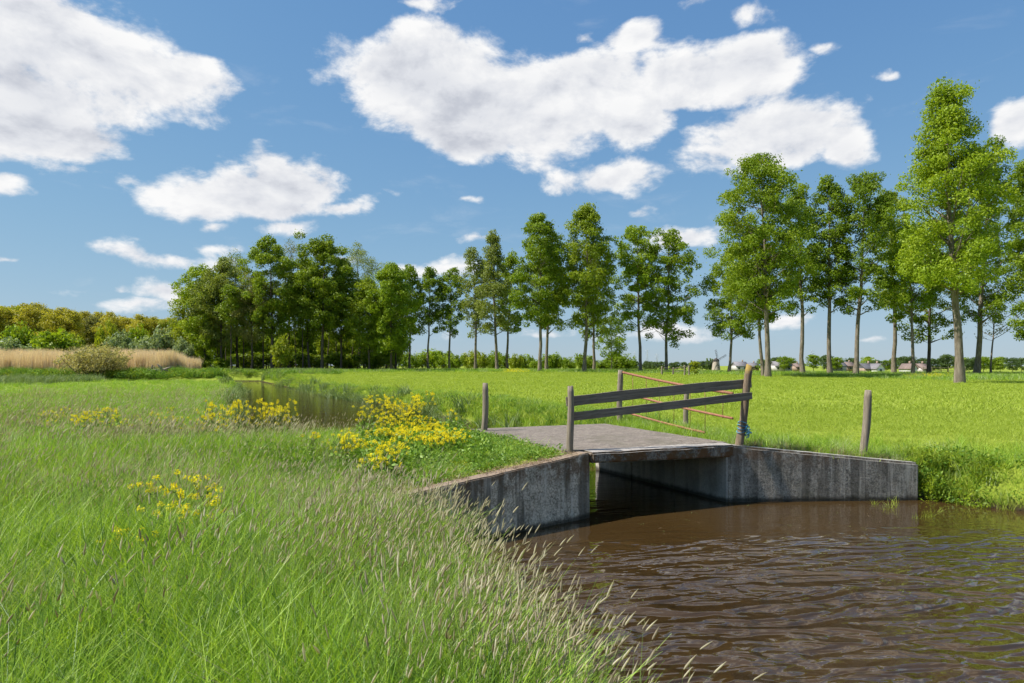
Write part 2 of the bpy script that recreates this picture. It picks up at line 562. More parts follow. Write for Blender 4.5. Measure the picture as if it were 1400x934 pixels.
def water_mat():
    m, t, b = material('ditch_water')
    P = t.n('ShaderNodeNewGeometry').outputs['Position']
    n0 = t.noise(P, 0.35, 3, 0.5)
    t.put(b.inputs['Base Color'], t.ramp(n0, [(0.35, (0.042, 0.0245, 0.0085)), (0.65, (0.055, 0.033, 0.0115))]))
    b.inputs['Roughness'].default_value = 0.02
    b.inputs['IOR'].default_value = 1.40
    b.inputs['Specular IOR Level'].default_value = 1.0
    sp = t.n('ShaderNodeSeparateXYZ')
    t.put(sp.inputs[0], P)
    # wind ripples; calmer in the lee of the bridge and upstream
    rot = t.n('ShaderNodeVectorRotate', rotation_type='Z_AXIS')
    t.put(rot.inputs['Vector'], P)
    rot.inputs['Angle'].default_value = R(-14)
    q = rot.outputs[0]
    w1 = t.noise(t.scale(q, (0.8, 1.9, 1)), 1.0, 1, 0.4, 1.4)
    w2 = t.noise(t.scale(q, (2.3, 4.4, 1)), 1.0, 1, 0.45, 1.0)
    w3 = t.noise(t.scale(q, (9, 16, 1)), 1.0, 1, 0.5)
    lee = t.m('ADD', t.sstep(t.m('MULTIPLY_ADD', sp.outputs[0], -0.10, sp.outputs[1]), 6.8, 11.2, 1.0, 0.05), t.sstep(sp.outputs[1], 17, 30, 0, 0.02))
    h = t.m('ADD', t.m('MULTIPLY', w1, 1.0), t.m('MULTIPLY_ADD', w2, 0.42, t.m('MULTIPLY', w3, 0.030)))
    bp = t.n('ShaderNodeBump')
    bp.inputs['Distance'].default_value = 0.30
    t.put(bp.inputs['Strength'], t.m('MULTIPLY', lee, 0.85))
    t.put(bp.inputs['Height'], h)
    t.put(b.inputs['Normal'], bp.outputs[0])
    return m


# ------------------------------------------------------------------ the lie of the land
def V2(*a):
    return np.array(a, dtype=float)


L0, L1 = V2(-1.85, 9.24), V2(1.36, 11.89)          # left wing wall, waterside foot
R1, R2 = V2(4.15, 13.22), V2(8.02, 13.43)          # right wing wall
bx = (R1 - L1) / np.linalg.norm(R1 - L1)           # along the bridge
up = V2(-bx[1], bx[0])                             # upstream
DEPTH = 4.7
uL = (L1 - L0) / np.linalg.norm(L1 - L0)
nL = V2(-uL[1], uL[0])                             # behind the left wall
uR = (R2 - R1) / np.linalg.norm(R2 - R1)
nR = V2(-uR[1], uR[0])
T = 0.26                                           # wall thickness
# outline of the water, each vertex with the width of the bank that starts there
OUT = [((1.6, -9), .9), ((1.2, 0), .8), ((0.85, 2.0), .8), ((0.45, 4), .8), ((0.05, 5.7), .7), ((-0.6, 7.5), .6), ((-1.25, 8.9), .4),
       (tuple(L0 + nL * .13 + uL * .05), .10), (tuple(L1 + nL * .13 - uL * .02), .10), (tuple(L1 - bx * .12 + up * .1), .10),
       (tuple(L1 - bx * .12 + up * DEPTH), .8), ((-2.2, 16.9), 1.0), ((-4.2, 16.6), 1.6), ((-6.8, 19.0), 1.8), ((-9.2, 24), 1.8), ((-12.2, 31), 1.6), ((-15.2, 38.6), 1.5), ((-19.8, 49.4), 1.5),
       ((-23.5, 60), 1.5), ((-28.5, 74), 1.2), ((-45, 76), 1.2), ((-75, 78), 1.2), ((-75, 83), 1.2), ((-45, 81.5), 1.2), ((-33, 81), 1.5),
       ((-45, 107), 1.8), ((-80, 112), 2), ((-80, 119), 2), ((-43, 116), 2), ((-31.8, 91.6), 2), ((-20.5, 67.5), 1.8), ((-15, 56), 1.6), ((-10.7, 49.4), 1.5),
       ((-4.5, 36), 1.4), ((-0.4, 26), 1.2), ((1.6, 20), 1.0), (tuple(R1 + bx * .12 + up * DEPTH), .10),
       (tuple(R1 + bx * .12 + up * .1), .10), (tuple(R1 + nR * .13 + uR * .1), .10), (tuple(R2 + nR * .13 - uR * .02), .3),
       ((8.2, 13.35), .7), ((8.9, 12.55), .8), ((9.6, 11.9), .9), ((11.2, 10.9), 1), ((15, 9.2), 1.2), ((26, 6), 1.2), ((45, -9), 1.2)]
PO = np.array([p for p, _ in OUT])
PW = np.array([w for _, w in OUT])


def shore(x, y):
    """distance to the waterline (negative in the water) and the bank width there"""
    x = np.asarray(x, float).ravel()
    y = np.asarray(y, float).ravel()
    best = np.full(x.shape, 1e9)
    wid = np.full(x.shape, 1.0)
    ins = np.zeros(x.shape, bool)
    n = len(PO)
    for i in range(n):
        a, b = PO[i], PO[(i + 1) % n]
        d = b - a
        t = np.clip(((x - a[0]) * d[0] + (y - a[1]) * d[1]) / (d @ d), 0, 1)
        dd = np.hypot(x - a[0] - t * d[0], y - a[1] - t * d[1])
        k = dd < best
        best[k] = dd[k]
        wid[k] = PW[i]
        c = (a[1] > y) != (b[1] > y)
        with np.errstate(divide='ignore', invalid='ignore'):
            xi = a[0] + (y - a[1]) / (d[1] if d[1] else 1e-9) * d[0]
        ins ^= c & (x < xi)
    return np.where(ins, -best, best), wid


def sm(x, a, b):
    t = np.clip((x - a) / (b - a), 0, 1)
    return t * t * (3 - 2 * t)


def land(x, y):
    z = np.full(x.shape, 1.05)
    z += -0.30 * np.exp(-(((x + 2.1) / 2.0) ** 2 + ((y - 9.0) / 2.2) ** 2))
    z += 0.05 * np.exp(-(((x + 0.4) / 2.0) ** 2 + ((y - 13.8) / 2.2) ** 2))
    z += -0.37 * np.exp(-(((x - 8.4) / 2.3) ** 2 + ((y - 13.5) / 2.0) ** 2))
    z += -0.28 * np.exp(-(((x + 5.6) / 2.6) ** 2 + ((y - 15.0) / 2.4) ** 2))
    z += -0.20 * sm(-x, 1.5, 8) * sm(y, 10, 18) * (1 - sm(y, 70, 95))
    z += 0.55 * sm(y, 60, 108) * (0.25 + 0.75 * (1 - sm(x, 5, 55)))
    z += -2.0 * sm(y, 135, 300) * sm(x, -60, 10)
    z += 0.05 * np.sin(x * 0.9 + 1.3 * np.sin(y * 0.5)) * np.sin(y * 0.7) * 0.6
    return z


def ground(x, y):
    x = np.asarray(x, float)
    y = np.asarray(y, float)
    sh = x.shape
    d, w = shore(x, y)
    z = land(x.ravel(), y.ravel())
    k = sm(d, -0.35 * np.minimum(w, 1), w)
    # steep foot, rounded shoulder
    bed = -0.7
    return (bed + (z - bed) * k ** 0.8).reshape(sh)


def g1(x, y):
    return float(ground(np.array([x]), np.array([y]))[0])


def axis(lo, fine0, fine1, hi, step, grow):
    c = list(np.arange(fine0, fine1 + 1e-6, step))
    s = step
    a = fine1
    while a < hi:
        s *= grow
        a += s
        c.append(a)
    s, a, pre = step, fine0, []
    while a > lo:
        s *= grow
        a -= s
        pre.append(a)
    return np.array(pre[::-1] + c)


gx = axis(-4000, -6.0, 10.5, 4000, 0.085, 1.030)
gy = axis(-80, 2.0, 19.5, 7000, 0.085, 1.026)
X, Y = np.meshgrid(gx, gy)
Z = ground(X, Y)
nx, ny = len(gx), len(gy)
i, j = np.meshgrid(np.arange(nx - 1), np.arange(ny - 1))
q = (j * nx + i).ravel()
gm = mesh_np('ground', np.stack([X.ravel(), Y.ravel(), Z.ravel()], 1),
             [np.stack([q, q + 1, q + nx + 1, q + nx], 1)], ground_mat(), smooth=True)
tag(link('ground', gm), kind='structure')

wm = bmesh.new()
for a in ((-110, -30), (80, -30), (80, 230), (-110, 230)):
    wm.verts.new((a[0], a[1], 0))
wm.faces.new(wm.verts)
me = bpy.data.meshes.new('water')
wm.to_mesh(me)
me.materials.append(water_mat())
tag(link('water', me), kind='structure')

# ------------------------------------------------------------------ the concrete bridge
DZ = 1.15      # deck level
bc = (L1 + R1) / 2
bridge = empty('concrete_bridge', (bc[0], bc[1], 0), 'low grey concrete field bridge with sloping wing walls over the brown water', 'bridge')


def prism(name, quad, zb, zt, mat, parent, bevel=0.015, cut=0, jag=0.0):
    """plan quad with a bottom and top height per corner"""
    bm = bmesh.new()
    b = [bm.verts.new((p[0], p[1], z)) for p, z in zip(quad, zb)]
    u = [bm.verts.new((p[0], p[1], z)) for p, z in zip(quad, zt)]
    bm.faces.new(b[::-1])
    bm.faces.new(u)
    for k in range(4):
        bm.faces.new((b[k], b[(k + 1) % 4], u[(k + 1) % 4], u[k]))
    bmesh.ops.recalc_face_normals(bm, faces=bm.faces)
    if cut:
        long = [e for e in bm.edges if e.calc_length() > 1.2 and abs((e.verts[0].co - e.verts[1].co).normalized().z) < .5]
        bmesh.ops.subdivide_edges(bm, edges=long, cuts=cut, use_grid_fill=True)
    if jag:
        for v in bm.verts:
            n = mnoise.noise_vector(v.co * 2.3) * jag + mnoise.noise_vector(v.co * 7.0) * jag * .5
            v.co += Vector((n.x, n.y, n.z))
    if bevel:
        es = [e for e in bm.edges if len(e.link_faces) == 2 and e.calc_face_angle(0) > 0.6]
        bmesh.ops.bevel(bm, geom=es, offset=bevel, segments=2, affect='EDGES')
    o = bridge.location if parent is bridge else Vector((0, 0, 0))
    for v in bm.verts:
        v.co -= Vector(o)
    me = bpy.data.meshes.new(name)
    bm.to_mesh(me)
    bm.free()
    return link(name, me, parent, mat)


# left wing wall, top falling to the meadow
prism('wing_wall', [L0, L1, L1 + nL * T, L0 + nL * T], [-.8] * 4, [.80, 1.135, 1.135, .80], WALLC, bridge, .018, 22, .007)
tag(bridge.children[-1], 'streaky grey wing wall with brown litter on top')
# right wing wall with its clipped outer corner
prism('wing_wall', [R1, R2, R2 + nR * T, R1 + nR * T], [-.8] * 4, [1.12, .735, .735, 1.12], WALLR, bridge, .045, 22, .006)
# abutments under the deck, cast in three panels a side
for side in (0, 1):
    base = L1 if side == 0 else R1
    o = -bx if side == 0 else bx
    g = 0.012
    for k in range(3):
        s0 = (0.004 if side else T * .0 + .004) + k * DEPTH / 3
        s1 = (k + 1) * DEPTH / 3 - g
        off = o * (0.006 if k % 2 else 0.0) + o * .004
        a, b = base + off + up * s0, base + off + up * s1
        prism('abutment_panel', [a, b, b + o * T, a + o * T], [-.8] * 4, [DZ - .245] * 4, ABUTC, bridge, .008)
# deck slab and the rough edge beam facing the water
e0, e1 = L1 - bx * .32, R1 + bx * .30
prism('deck_slab', [e0 + up * .30, e1 + up * .30, e1 + up * DEPTH, e0 + up * (DEPTH + .1)], [DZ - .24] * 4, [DZ, DZ - .025, DZ + .01, DZ + .01], DECKC, bridge, .012, 14, .004)
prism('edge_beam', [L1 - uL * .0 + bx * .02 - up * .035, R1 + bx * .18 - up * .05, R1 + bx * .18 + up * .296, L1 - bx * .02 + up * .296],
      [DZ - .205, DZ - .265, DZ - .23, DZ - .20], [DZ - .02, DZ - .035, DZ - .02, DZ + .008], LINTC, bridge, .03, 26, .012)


# ------------------------------------------------------------------ posts, railing, gate
def post_mesh(name, h, r, mat, seed, lean=(0, 0), sharp=0.0):
    rn = random.Random(seed)
    bm = bmesh.new()
    k, rows = 14, 14
    rings = []
    for a in range(rows + 1):
        f = a / rows
        z = -0.45 + (h + 0.45) * f
        rr = r * (1.04 - 0.10 * f)
        if a == rows:
            rr *= 0.86
        ring = []
        for b in range(k):
            an = 2 * math.pi * b / k
            w = 1 + 0.10 * mnoise.noise(Vector((math.cos(an) * 1.2 + seed, math.sin(an) * 1.2, z * 1.4)))
            w += 0.05 * mnoise.noise(Vector((math.cos(an) * 5 + seed, math.sin(an) * 5, z * 2)))
            zz = z + (sharp * math.cos(an) if a == rows else 0)
            if a == rows:
                zz += 0.012 * rn.uniform(-1, 1)
            fz = max(0, (z) / h)
            ring.append(bm.verts.new((rr * w * math.cos(an) + lean[0] * fz + .012 * math.sin(z * 4 + seed), rr * w * math.sin(an) + lean[1] * fz, zz)))
        rings.append(ring)
    for a in range(rows):
        for b in range(k):
            f = bm.faces.new((rings[a][b], rings[a][(b + 1) % k], rings[a + 1][(b + 1) % k], rings[a + 1][b]))
            f.smooth = True
    bm.faces.new(rings[-1])
    bm.faces.new(rings[0][::-1])
    me = bpy.data.meshes.new(name)
    bm.to_mesh(me)
    bm.free()
    me.materials.append(mat)
    return me


def lone_post(name, px, Yd, top_py, top_px, r, label, seed):
    x = xat(px, Yd)
    z = g1(x, Yd)
    h = zat(top_py, Yd) - z
    o = link(name, post_mesh(name, h, r, POST, seed, (xat(top_px, Yd) - x, 0.02)))
    o.location = (x, Yd, z)
    return tag(o, label, 'post', 'lone fence posts by the bridge')


lone_post('fence_post', 661.0, 15.75, 524, 664, .073, 'short grey post among the weeds behind the yellow flowers', 3)
lone_post('fence_post', 1180, 13.75, 534, 1188.5, .076, 'weathered leaning post standing behind the right wing wall', 5)

# railing: two posts and two warped boards
rl = (xat(780, 12.12), 12.12)
rr_ = (xat(1010, 13.42), 13.42)
railing = empty('wooden_railing', (rl[0], rl[1], DZ), 'weathered wooden railing of two boards at the near side of the bridge', 'railing')
p = link('post', post_mesh('post', zat(528, rl[1]) - DZ, .062, POST, 11, (-.005, 0)), railing)
tag(p, 'straight grey post')
p = link('post', post_mesh('post', zat(500, rr_[1]) - 1.02, .078, POSTL, 12, (xat(1026, rr_[1]) - rr_[0], .03), -.03), railing)
p.location = (rr_[0] - rl[0], rr_[1] - rl[1], 1.02 - DZ)
tag(p, 'leaning post with orange lichen on its head')


def board(name, a, b, w, th, seed, parent, sag=0.0):
    """a, b: world end points of the centre line"""
    a, b = Vector(a), Vector(b)
    d = b - a
    ln = d.length
    xd = d.normalized()
    yd = Vector((-xd.y, xd.x, 0)).normalized()
    zd = xd.cross(yd)
    bm = bmesh.new()
    n = 26
    prev = None
    for k in range(n + 1):
        f = k / n
        lo = -w / 2 + .010 * mnoise.noise(Vector((f * 6, seed, 0))) + .006 * mnoise.noise(Vector((f * 25, seed, 4)))
        hi = w / 2 + .008 * mnoise.noise(Vector((f * 5, seed, 9)))
        if k in (0, n):
            lo += .01
            hi -= .008
        dy = .018 * math.sin(f * math.pi) + .006 * mnoise.noise(Vector((f * 4, seed, 2)))
        dz = sag * 4 * f * (1 - f)
        ring = [bm.verts.new((f * ln, y + dy, z + dz)) for y, z in ((-th / 2, lo), (th / 2, lo), (th / 2, hi), (-th / 2, hi))]
        if prev:
            for q4 in range(4):
                bm.faces.new((prev[q4], prev[(q4 + 1) % 4], ring[(q4 + 1) % 4], ring[q4]))
        else:
            bm.faces.new(ring)
        prev = ring
    bm.faces.new(prev[::-1])
    bmesh.ops.recalc_face_normals(bm, faces=bm.faces)
    es = [e for e in bm.edges if e.calc_face_angle(0) > 0.8]
    bmesh.ops.bevel(bm, geom=es, offset=.004, segments=1, affect='EDGES')
    me = bpy.data.meshes.new(name)
    bm.to_mesh(me)
    bm.free()
    me.materials.append(BOARD)
    o = link(name, me, parent)
    M = Matrix((xd, yd, zd)).transposed().to_4x4()
    M.translation = a - (Vector(parent.location) if parent else Vector())
    o.matrix_local = M
    return o


def wp(px, py, Yd):
    return (xat(px, Yd), Yd, zat(py, Yd))


board('board', wp(774, 549.5, rl[1] + .095), wp(1027, 524, rr_[1] + .125), .185, .034, 1.0, railing, .012)
board('board', wp(776, 570.5, rl[1] + .092), wp(1028, 541, rr_[1] - .115), .150, .034, 2.0, railing, -.006)

# blue twine tied round the leaning post
tw = Geo()
lean = xat(1026, rr_[1]) - rr_[0]
for k in range(4):
    zc = zat(577 + k * 4.5, rr_[1])
    xc = rr_[0] + lean * (zc - 1.02) / 1.63
    a = np.linspace(0, 2 * np.pi, 15)
    tw.tube(np.stack([xc + .085 * np.cos(a), rr_[1] + .085 * np.sin(a), zc + .018 * np.sin(a * 2 + k)], 1), np.full(15, .008), 5, False)
rn = np.random.default_rng(5)
for k in range(11):
    st = np.array([rr_[0] + .125, rr_[1] - .05, zat(583, rr_[1])])
    tt = np.linspace(0, 1, 9)
    dx, dy, dz = rn.uniform(-.03, .10), rn.uniform(-.06, .06), rn.uniform(.12, .26)
    pts = st + np.stack([dx * np.sin(tt * 3) + .03 * np.sin(tt * 9 + k), dy * tt + .02 * np.cos(tt * 7 + k), -dz * tt + .05 * np.sin(tt * 4 + k)], 1)
    tw.tube(pts, np.full(9, .0075), 4)
o = link('twine_knot', tw.mesh('twine_knot', ROPE, True))
tag(o, 'blue twine knotted round the leaning lichen post of the railing', 'twine')

# rusty tube gate along the far side of the deck
ga, gb = np.array([xat(851, 18.4), 18.4]), np.array([rr_[0] - .05, rr_[1] + .22])
gate = empty('tube_gate', (ga[0], ga[1], g1(ga[0], ga[1])), 'rusty tube gate with sloping rails behind the wooden railing', 'gate')
gz = gate.location.z
gl = np.array([ga[0], ga[1], gz])


def gp(f, z):
    c = ga + (gb - ga) * f
    return np.array([c[0], c[1], z]) - gl


rails = [(zat(509, ga[1]), zat(538, gb[1])), (1.93, zat(572, gb[1])), (1.42, 1.19)]
for k, (za, zb) in enumerate(rails):
    g = Geo()
    f = np.linspace(0.0 if k == 0 else .01, 1.0 if k != 2 else .80, 12)
    g.tube([gp(u, za + (zb - za) * u - .03 * math.sin(u * 3.1)) for u in f], np.full(12, .030 if k == 0 else .026), 8)
    link('rail', g.mesh('rail', RUST, True), gate)
for k, u in enumerate((.12, .27, .40, .54, .68, .80, .93)):
    g = Geo()
    zt = rails[0][0] + (rails[0][1] - rails[0][0]) * u
    zb = rails[2][0] + (rails[2][1] - rails[2][0]) * u
    if u > .85:
        zb = rails[1][0] + (rails[1][1] - rails[1][0]) * u
    g.tube([gp(u, zt - .03), gp(u + .004, (zt + zb) / 2), gp(u, zb - .05)], np.full(3, .007), 5)
    link('upright_rod', g.mesh('upright_rod', RUST, True), gate)
p = link('gate_post', post_mesh('gate_post', zat(506, ga[1]) - gz, .078, POST, 21, (.01, 0)), gate)
p.location = (-.07, .02, 0)
xg, yg = xat(938, 17.3), 17.3
p = link('fence_post', post_mesh('fence_post', zat(532, yg) - g1(xg, yg), .066, POST, 22, (.01, 0)))
p.location = (xg, yg, g1(xg, yg))
tag(p, 'grey post in the field seen through the railing boards', 'post', 'lone fence posts by the bridge')



# ------------------------------------------------------------------ trees
def unit(rg, n):
    v = rg.normal(size=(n, 3))
    return v / np.linalg.norm(v, axis=1)[:, None]


def leaf_faces(rg, C, size, out=None, flat=0.0):
    """one small pointed leaf face at each centre"""
    n = len(C)
    nv = unit(rg, n)
    if out is not None:
        nv = nv + out * 1.1
    nv[:, 2] += flat
    nv /= np.linalg.norm(nv, axis=1)[:, None]
    u = np.cross(nv, unit(rg, n))
    u /= np.linalg.norm(u, axis=1)[:, None] + 1e-9
    w = np.cross(nv, u)
    s = size * rg.uniform(.6, 1.3, n)[:, None]
    V = np.stack([C - u * s, C - w * s * .55 + nv * s * .12, C + u * s, C + w * s * .55 + nv * s * .12], 1).reshape(-1, 3)
    Fq = np.arange(n * 4).reshape(-1, 4)
    return V, Fq


def prof_poplar(t):
    if t < .35:
        return .62 + .38 * math.sin(t / .35 * math.pi / 2)
    return max(0.05, 1 - ((t - .35) / .66) ** 2.3) ** .6


def prof_round(t):
    return math.sqrt(max(0.02, 1 - (2 * t - .92) ** 2 * .93))


def prof_spire(t):
    return (0.65 + 0.35 * math.sin(math.pi * min(1, t * 1.4 + .1))) * max(0.0, 1 - t ** 2.2) ** .7


def tree_meshes(seed, H, cb, Rc, n_leaf, leaf, lmat, bmat=None, prof=prof_poplar, rise=(.45, 1.0), limbs=34, lean=(0, 0), r0=None,
                fork=False, clump=1.0, bare=0.0, tops=1, bend=0.0):
    rg = np.random.default_rng(seed)
    r0 = (r0 or H * .0155) * .74
    n_leaf = int(n_leaf * 2.0)
    leaf = leaf * .95
    br = Geo()
    zs = np.linspace(0, H * .94, 12)
    wob = np.cumsum(rg.normal(size=(12, 2)) * H * .0035, 0)
    fz = (zs / H)
    tr = np.stack([wob[:, 0] + lean[0] * fz ** 1.3 + bend * np.sin(fz * 3.1), wob[:, 1] + lean[1] * fz ** 1.3, zs], 1)
    tr[0, :2] = 0
    rad = r0 * np.clip(1.0 - 1.02 * fz, .035, 1) ** .85
    rad[0] *= 1.35
    below = tr[:1] - [[0, 0, .5]]
    br.tube(np.vstack([below, tr]), np.concatenate([[rad[0] * 1.1], rad]), 9)

    def on_trunk(z):
        return np.array([np.interp(z, zs, tr[:, 0]), np.interp(z, zs, tr[:, 1]), z])

    CC, CR = [], []
    lobes = [(rg.uniform(0, 6.28), rg.uniform(.72, 1.05)) for _ in range(5)]
    for i in range(limbs):
        t = (i + rg.uniform(.1, .9)) / limbs
        h0 = cb * .88 + (H * .93 - cb * .88) * t ** .95
        az = i * 2.39996 + rg.uniform(-.5, .5)
        L = Rc * prof(t) * rg.uniform(.62, .98)
        for la, lm in lobes:
            if math.cos(az - la) > .75:
                L *= lm
        rs = L * rg.uniform(*rise) * (1 - .25 * t)
        p0 = on_trunk(h0)
        p3 = p0 + [math.cos(az) * L, math.sin(az) * L, rs]
        if p3[2] > H * .99:
            p3[2] = H * rg.uniform(.93, .99)
        mid = p0 + (p3 - p0) * .5 + [0, 0, -rs * .10] + rg.normal(size=3) * L * .05
        s = np.linspace(0, 1, 6)[:, None]
        pts = (1 - s) ** 2 * p0 + 2 * s * (1 - s) * mid + s ** 2 * p3
        rb = max(.025, np.interp(h0, zs, rad) * rg.uniform(.38, .55))
        br.tube(pts, np.linspace(rb, .018, 6), 5)
        k = 1 + int(L * .75)
        for c in range(k):
            f = 1.0 if c == 0 else rg.uniform(.28, 1.03)
            q = (1 - f) ** 2 * p0 + 2 * f * (1 - f) * mid + f ** 2 * p3
            off = rg.normal(size=3) * [1, 1, .8] * (.25 + .16 * L) * (.3 if c == 0 else 1)
            e = q + off
            e[2] = min(e[2], H * .985)
            if c % 2 == 0:
                m2 = (q + e) / 2 + rg.normal(size=3) * .1
                br.tube([q, m2, e], [.030, .02, .010], 3, False)
            CC.append(e)
            CR.append(rg.uniform(.55, 1.15) * clump)
    vol = int(limbs * 2.3 * (1 - bare))
    for k in range(vol):                               # twigs that fill the crown out to its uneven edge
        t = rg.uniform(0, 1)
        az = rg.uniform(0, 6.283)
        lob = .86 + .24 * math.sin(az * 2 + t * 9 + seed) * math.sin(t * 13 + seed * 1.7) + rg.uniform(-.12, .12)
        r = Rc * prof(t) * lob * rg.uniform(.15, 1) ** .45
        zc = cb + (H - cb) * t * .97
        e = on_trunk(min(zc, H * .93)) + [math.cos(az) * r, math.sin(az) * r, 0]
        e[2] = zc
        q = on_trunk(max(cb * .9, zc - r * .8))
        if k % 3 == 0:
            br.tube([q, (q + e) / 2 - [0, 0, r * .06], e], [.035, .022, .010], 3, False)
        CC.append(e)
        CR.append(rg.uniform(.6, 1.2) * clump)
    for k in range(int(5 * tops)):
        e = on_trunk(H * rg.uniform(.86, .955)) + rg.normal(size=3) * [.6, .6, .3] * clump
        e[2] = min(e[2], H - .4)
        CC.append(e)
        CR.append(rg.uniform(.5, .9) * clump)
    CC = np.array(CC)
    CR = np.array(CR)
    keep = rg.uniform(size=len(CC)) >= bare
    CC, CR = CC[keep], CR[keep]
    wgt = CR ** 2
    cid = rg.choice(len(CC), size=n_leaf, p=wgt / wgt.sum())
    d = unit(rg, n_leaf) * (rg.uniform(.25, 1, n_leaf) ** .55)[:, None] * [1, 1, .72]
    stray = rg.uniform(size=n_leaf) < .07
    d[stray] *= 1.6
    C = CC[cid] + d * CR[cid][:, None]
    C[:, 2] = np.maximum(C[:, 2], .15)
    V, Fq = leaf_faces(rg, C, leaf, d, .25)
    ct = rg.uniform(.15, .85, len(CC))
    tint = np.clip(ct[cid] * .6 + rg.uniform(0, 1, n_leaf) * .4, 0, 1)
    crown = mesh_np('crown', V, [Fq], lmat, tint)
    trunk = br.mesh('trunk', bmat or BARK, True)
    return trunk, crown


def plant_tree(name, x, y, meshes, label, cat='tree', group=None, rz=0.0, sc=(1, 1, 1), z=None):
    o = empty(name, (x, y, (g1(x, y) if z is None else z) - .03), label, cat, group, rz)
    o.scale = sc
    link('trunk', meshes[0], o)
    link('crown', meshes[1], o)
    return o


def tree(name, px, Yd, top, x0, x1, bot, n_leaf, leaf, col, label, seed, group='poplars in the row across the field', **kw):
    """photo columns of the trunk foot and of the crown, photo rows of top and lowest leaves"""
    x = xat(px, Yd)
    z = g1(x, Yd)
    H = zat(top, Yd) - z
    cb = zat(bot, Yd) - z
    Rc = (x1 - x0) / 2 / F * Yd
    kw.setdefault('lean', (xat((x0 + x1) / 2, Yd) - x, 0))
    ms = tree_meshes(seed, H, cb + Rc * .04, Rc * 1.02, n_leaf, leaf, LEAF[col], prof=kw.pop('prof', prof_poplar), **kw)
    return plant_tree(name, x, Yd, ms, label, group=group)


PG = 'poplars in the row across the field'
T_ = tree
T_('poplar_tree', 1312, 61, 104, 1220, 1384, 395, 26000, .125, 'bright', 'tallest bright green poplar at right with a thick bare lower trunk', 1, limbs=54, clump=1.05, lean=(-1.2, 0), bend=-.35, prof=prof_spire, rise=(.6, 1.25), tops=2, r0=.50)
T_('poplar_tree', 1335, 98, 188, 1296, 1404, 440, 13000, .17, 'mid', 'tall poplar partly hidden behind the tallest bright green one', 2, limbs=40)
T_('poplar_tree', 1409, 92, 203, 1372, 1446, 465, 12000, .17, 'mid', 'poplar cut off by the right edge of the picture', 3, limbs=36)
T_('poplar_tree', 1248, 97, 305, 1212, 1292, 425, 8500, .16, 'bright', 'bright green poplar left of the tallest one, tan trunk', 4, limbs=28)
T_('poplar_tree', 1270, 104, 300, 1204, 1338, 468, 7500, .18, 'dark', 'dark spreading tree with forked limbs behind the bright poplars', 5, limbs=24, rise=(.25, .7), prof=prof_round, bmat=BARK2, bare=.15)
T_('bare_tree', 1355, 102, 392, 1322, 1412, 462, 1300, .13, 'olive', 'small nearly bare tree with spreading grey branches at right', 6, limbs=20, rise=(.5, 1.1), prof=prof_round, bare=.3, group=None)
T_('poplar_tree', 1050, 85, 209, 974, 1110, 425, 21000, .155, 'mid', 'broad full-crowned poplar in the middle of the row, thick trunk', 7, limbs=50, clump=1.1, r0=.46)
T_('poplar_tree', 1044, 90, 300, 990, 1060, 440, 7000, .16, 'mid', 'slimmer poplar tucked behind the broad full-crowned one', 8, limbs=24, lean=(-.6, 0))
T_('poplar_tree', 1098, 101, 248, 1068, 1130, 425, 8500, .17, 'mid', 'narrow poplar just right of the broad full-crowned one', 9, limbs=32)
T_('poplar_tree', 1135, 100, 240, 1104, 1166, 420, 8000, .17, 'mid', 'narrow poplar second to the right of the broad one', 10, limbs=30)
T_('poplar_tree', 1170, 98, 229, 1130, 1226, 425, 13000, .165, 'mid', 'tall open poplar with sky showing through, left of the gap', 11, limbs=38, bare=.05)
T_('poplar_tree', 1222, 112, 250, 1190, 1250, 420, 7500, .18, 'dark', 'dark poplar behind the gap left of the tallest bright one', 12, limbs=28)
T_('poplar_tree', 996, 108, 335, 952, 1038, 462, 8000, .18, 'mid', 'lower poplar left of the broad one above the windmill', 13, limbs=30, rise=(.2, .7))
T_('poplar_tree', 911, 111, 314, 866, 960, 466, 9500, .18, 'mid', 'poplar with hanging side branches right of the yellowish one', 14, limbs=32, rise=(.2, .8), bare=.10)
T_('poplar_tree', 876, 110, 303, 830, 914, 450, 9500, .175, 'bright', 'yellowish green poplar with one low fork to the left', 15, limbs=32, bare=.08)
T_('poplar_tree', 799, 106, 278, 766, 840, 445, 13000, .175, 'dark', 'tall dark green poplar, highest in the middle group', 16, limbs=42)
T_('poplar_tree', 812, 117, 330, 782, 852, 462, 7000, .18, 'dark', 'lower poplar close behind the tall dark green one', 17, limbs=28)
T_('poplar_tree', 738, 107, 289, 694, 774, 445, 13000, .175, 'mid', 'full green poplar second tallest of the middle group', 18, limbs=42)
T_('poplar_tree', 747, 121, 315, 718, 782, 455, 7000, .18, 'dark', 'dark poplar behind the second tallest of the middle group', 19, limbs=28)
T_('young_tree', 836, 150, 432, 810, 864, 486, 2600, .20, 'mid', 'small round young tree below the tall dark poplar', 20, limbs=16, prof=prof_round, group=None)
T_('poplar_tree', 680, 124, 313, 642, 706, 455, 8000, .175, 'pale', 'pale thin-leaved poplar with a pointed top', 21, limbs=34, prof=prof_spire, bare=.06)
T_('poplar_tree', 694, 138, 345, 672, 722, 455, 6000, .20, 'mid', 'poplar trunk seen right of the pale pointed one', 22, limbs=26)
T_('poplar_tree', 650, 136, 338, 624, 670, 452, 5500, .19, 'pale', 'pale poplar left of the pointed one', 23, limbs=26)
T_('poplar_tree', 614, 150, 366, 593, 640, 455, 5000, .20, 'mid', 'distant poplar third to the right of the wood', 24, limbs=24)
T_('poplar_tree', 585, 150, 366, 562, 608, 455, 5000, .20, 'mid', 'distant poplar second to the right of the wood', 25, limbs=24)
T_('poplar_tree', 560, 150, 360, 540, 582, 455, 5000, .20, 'mid', 'distant poplar nearest to the right of the wood', 26, limbs=24)

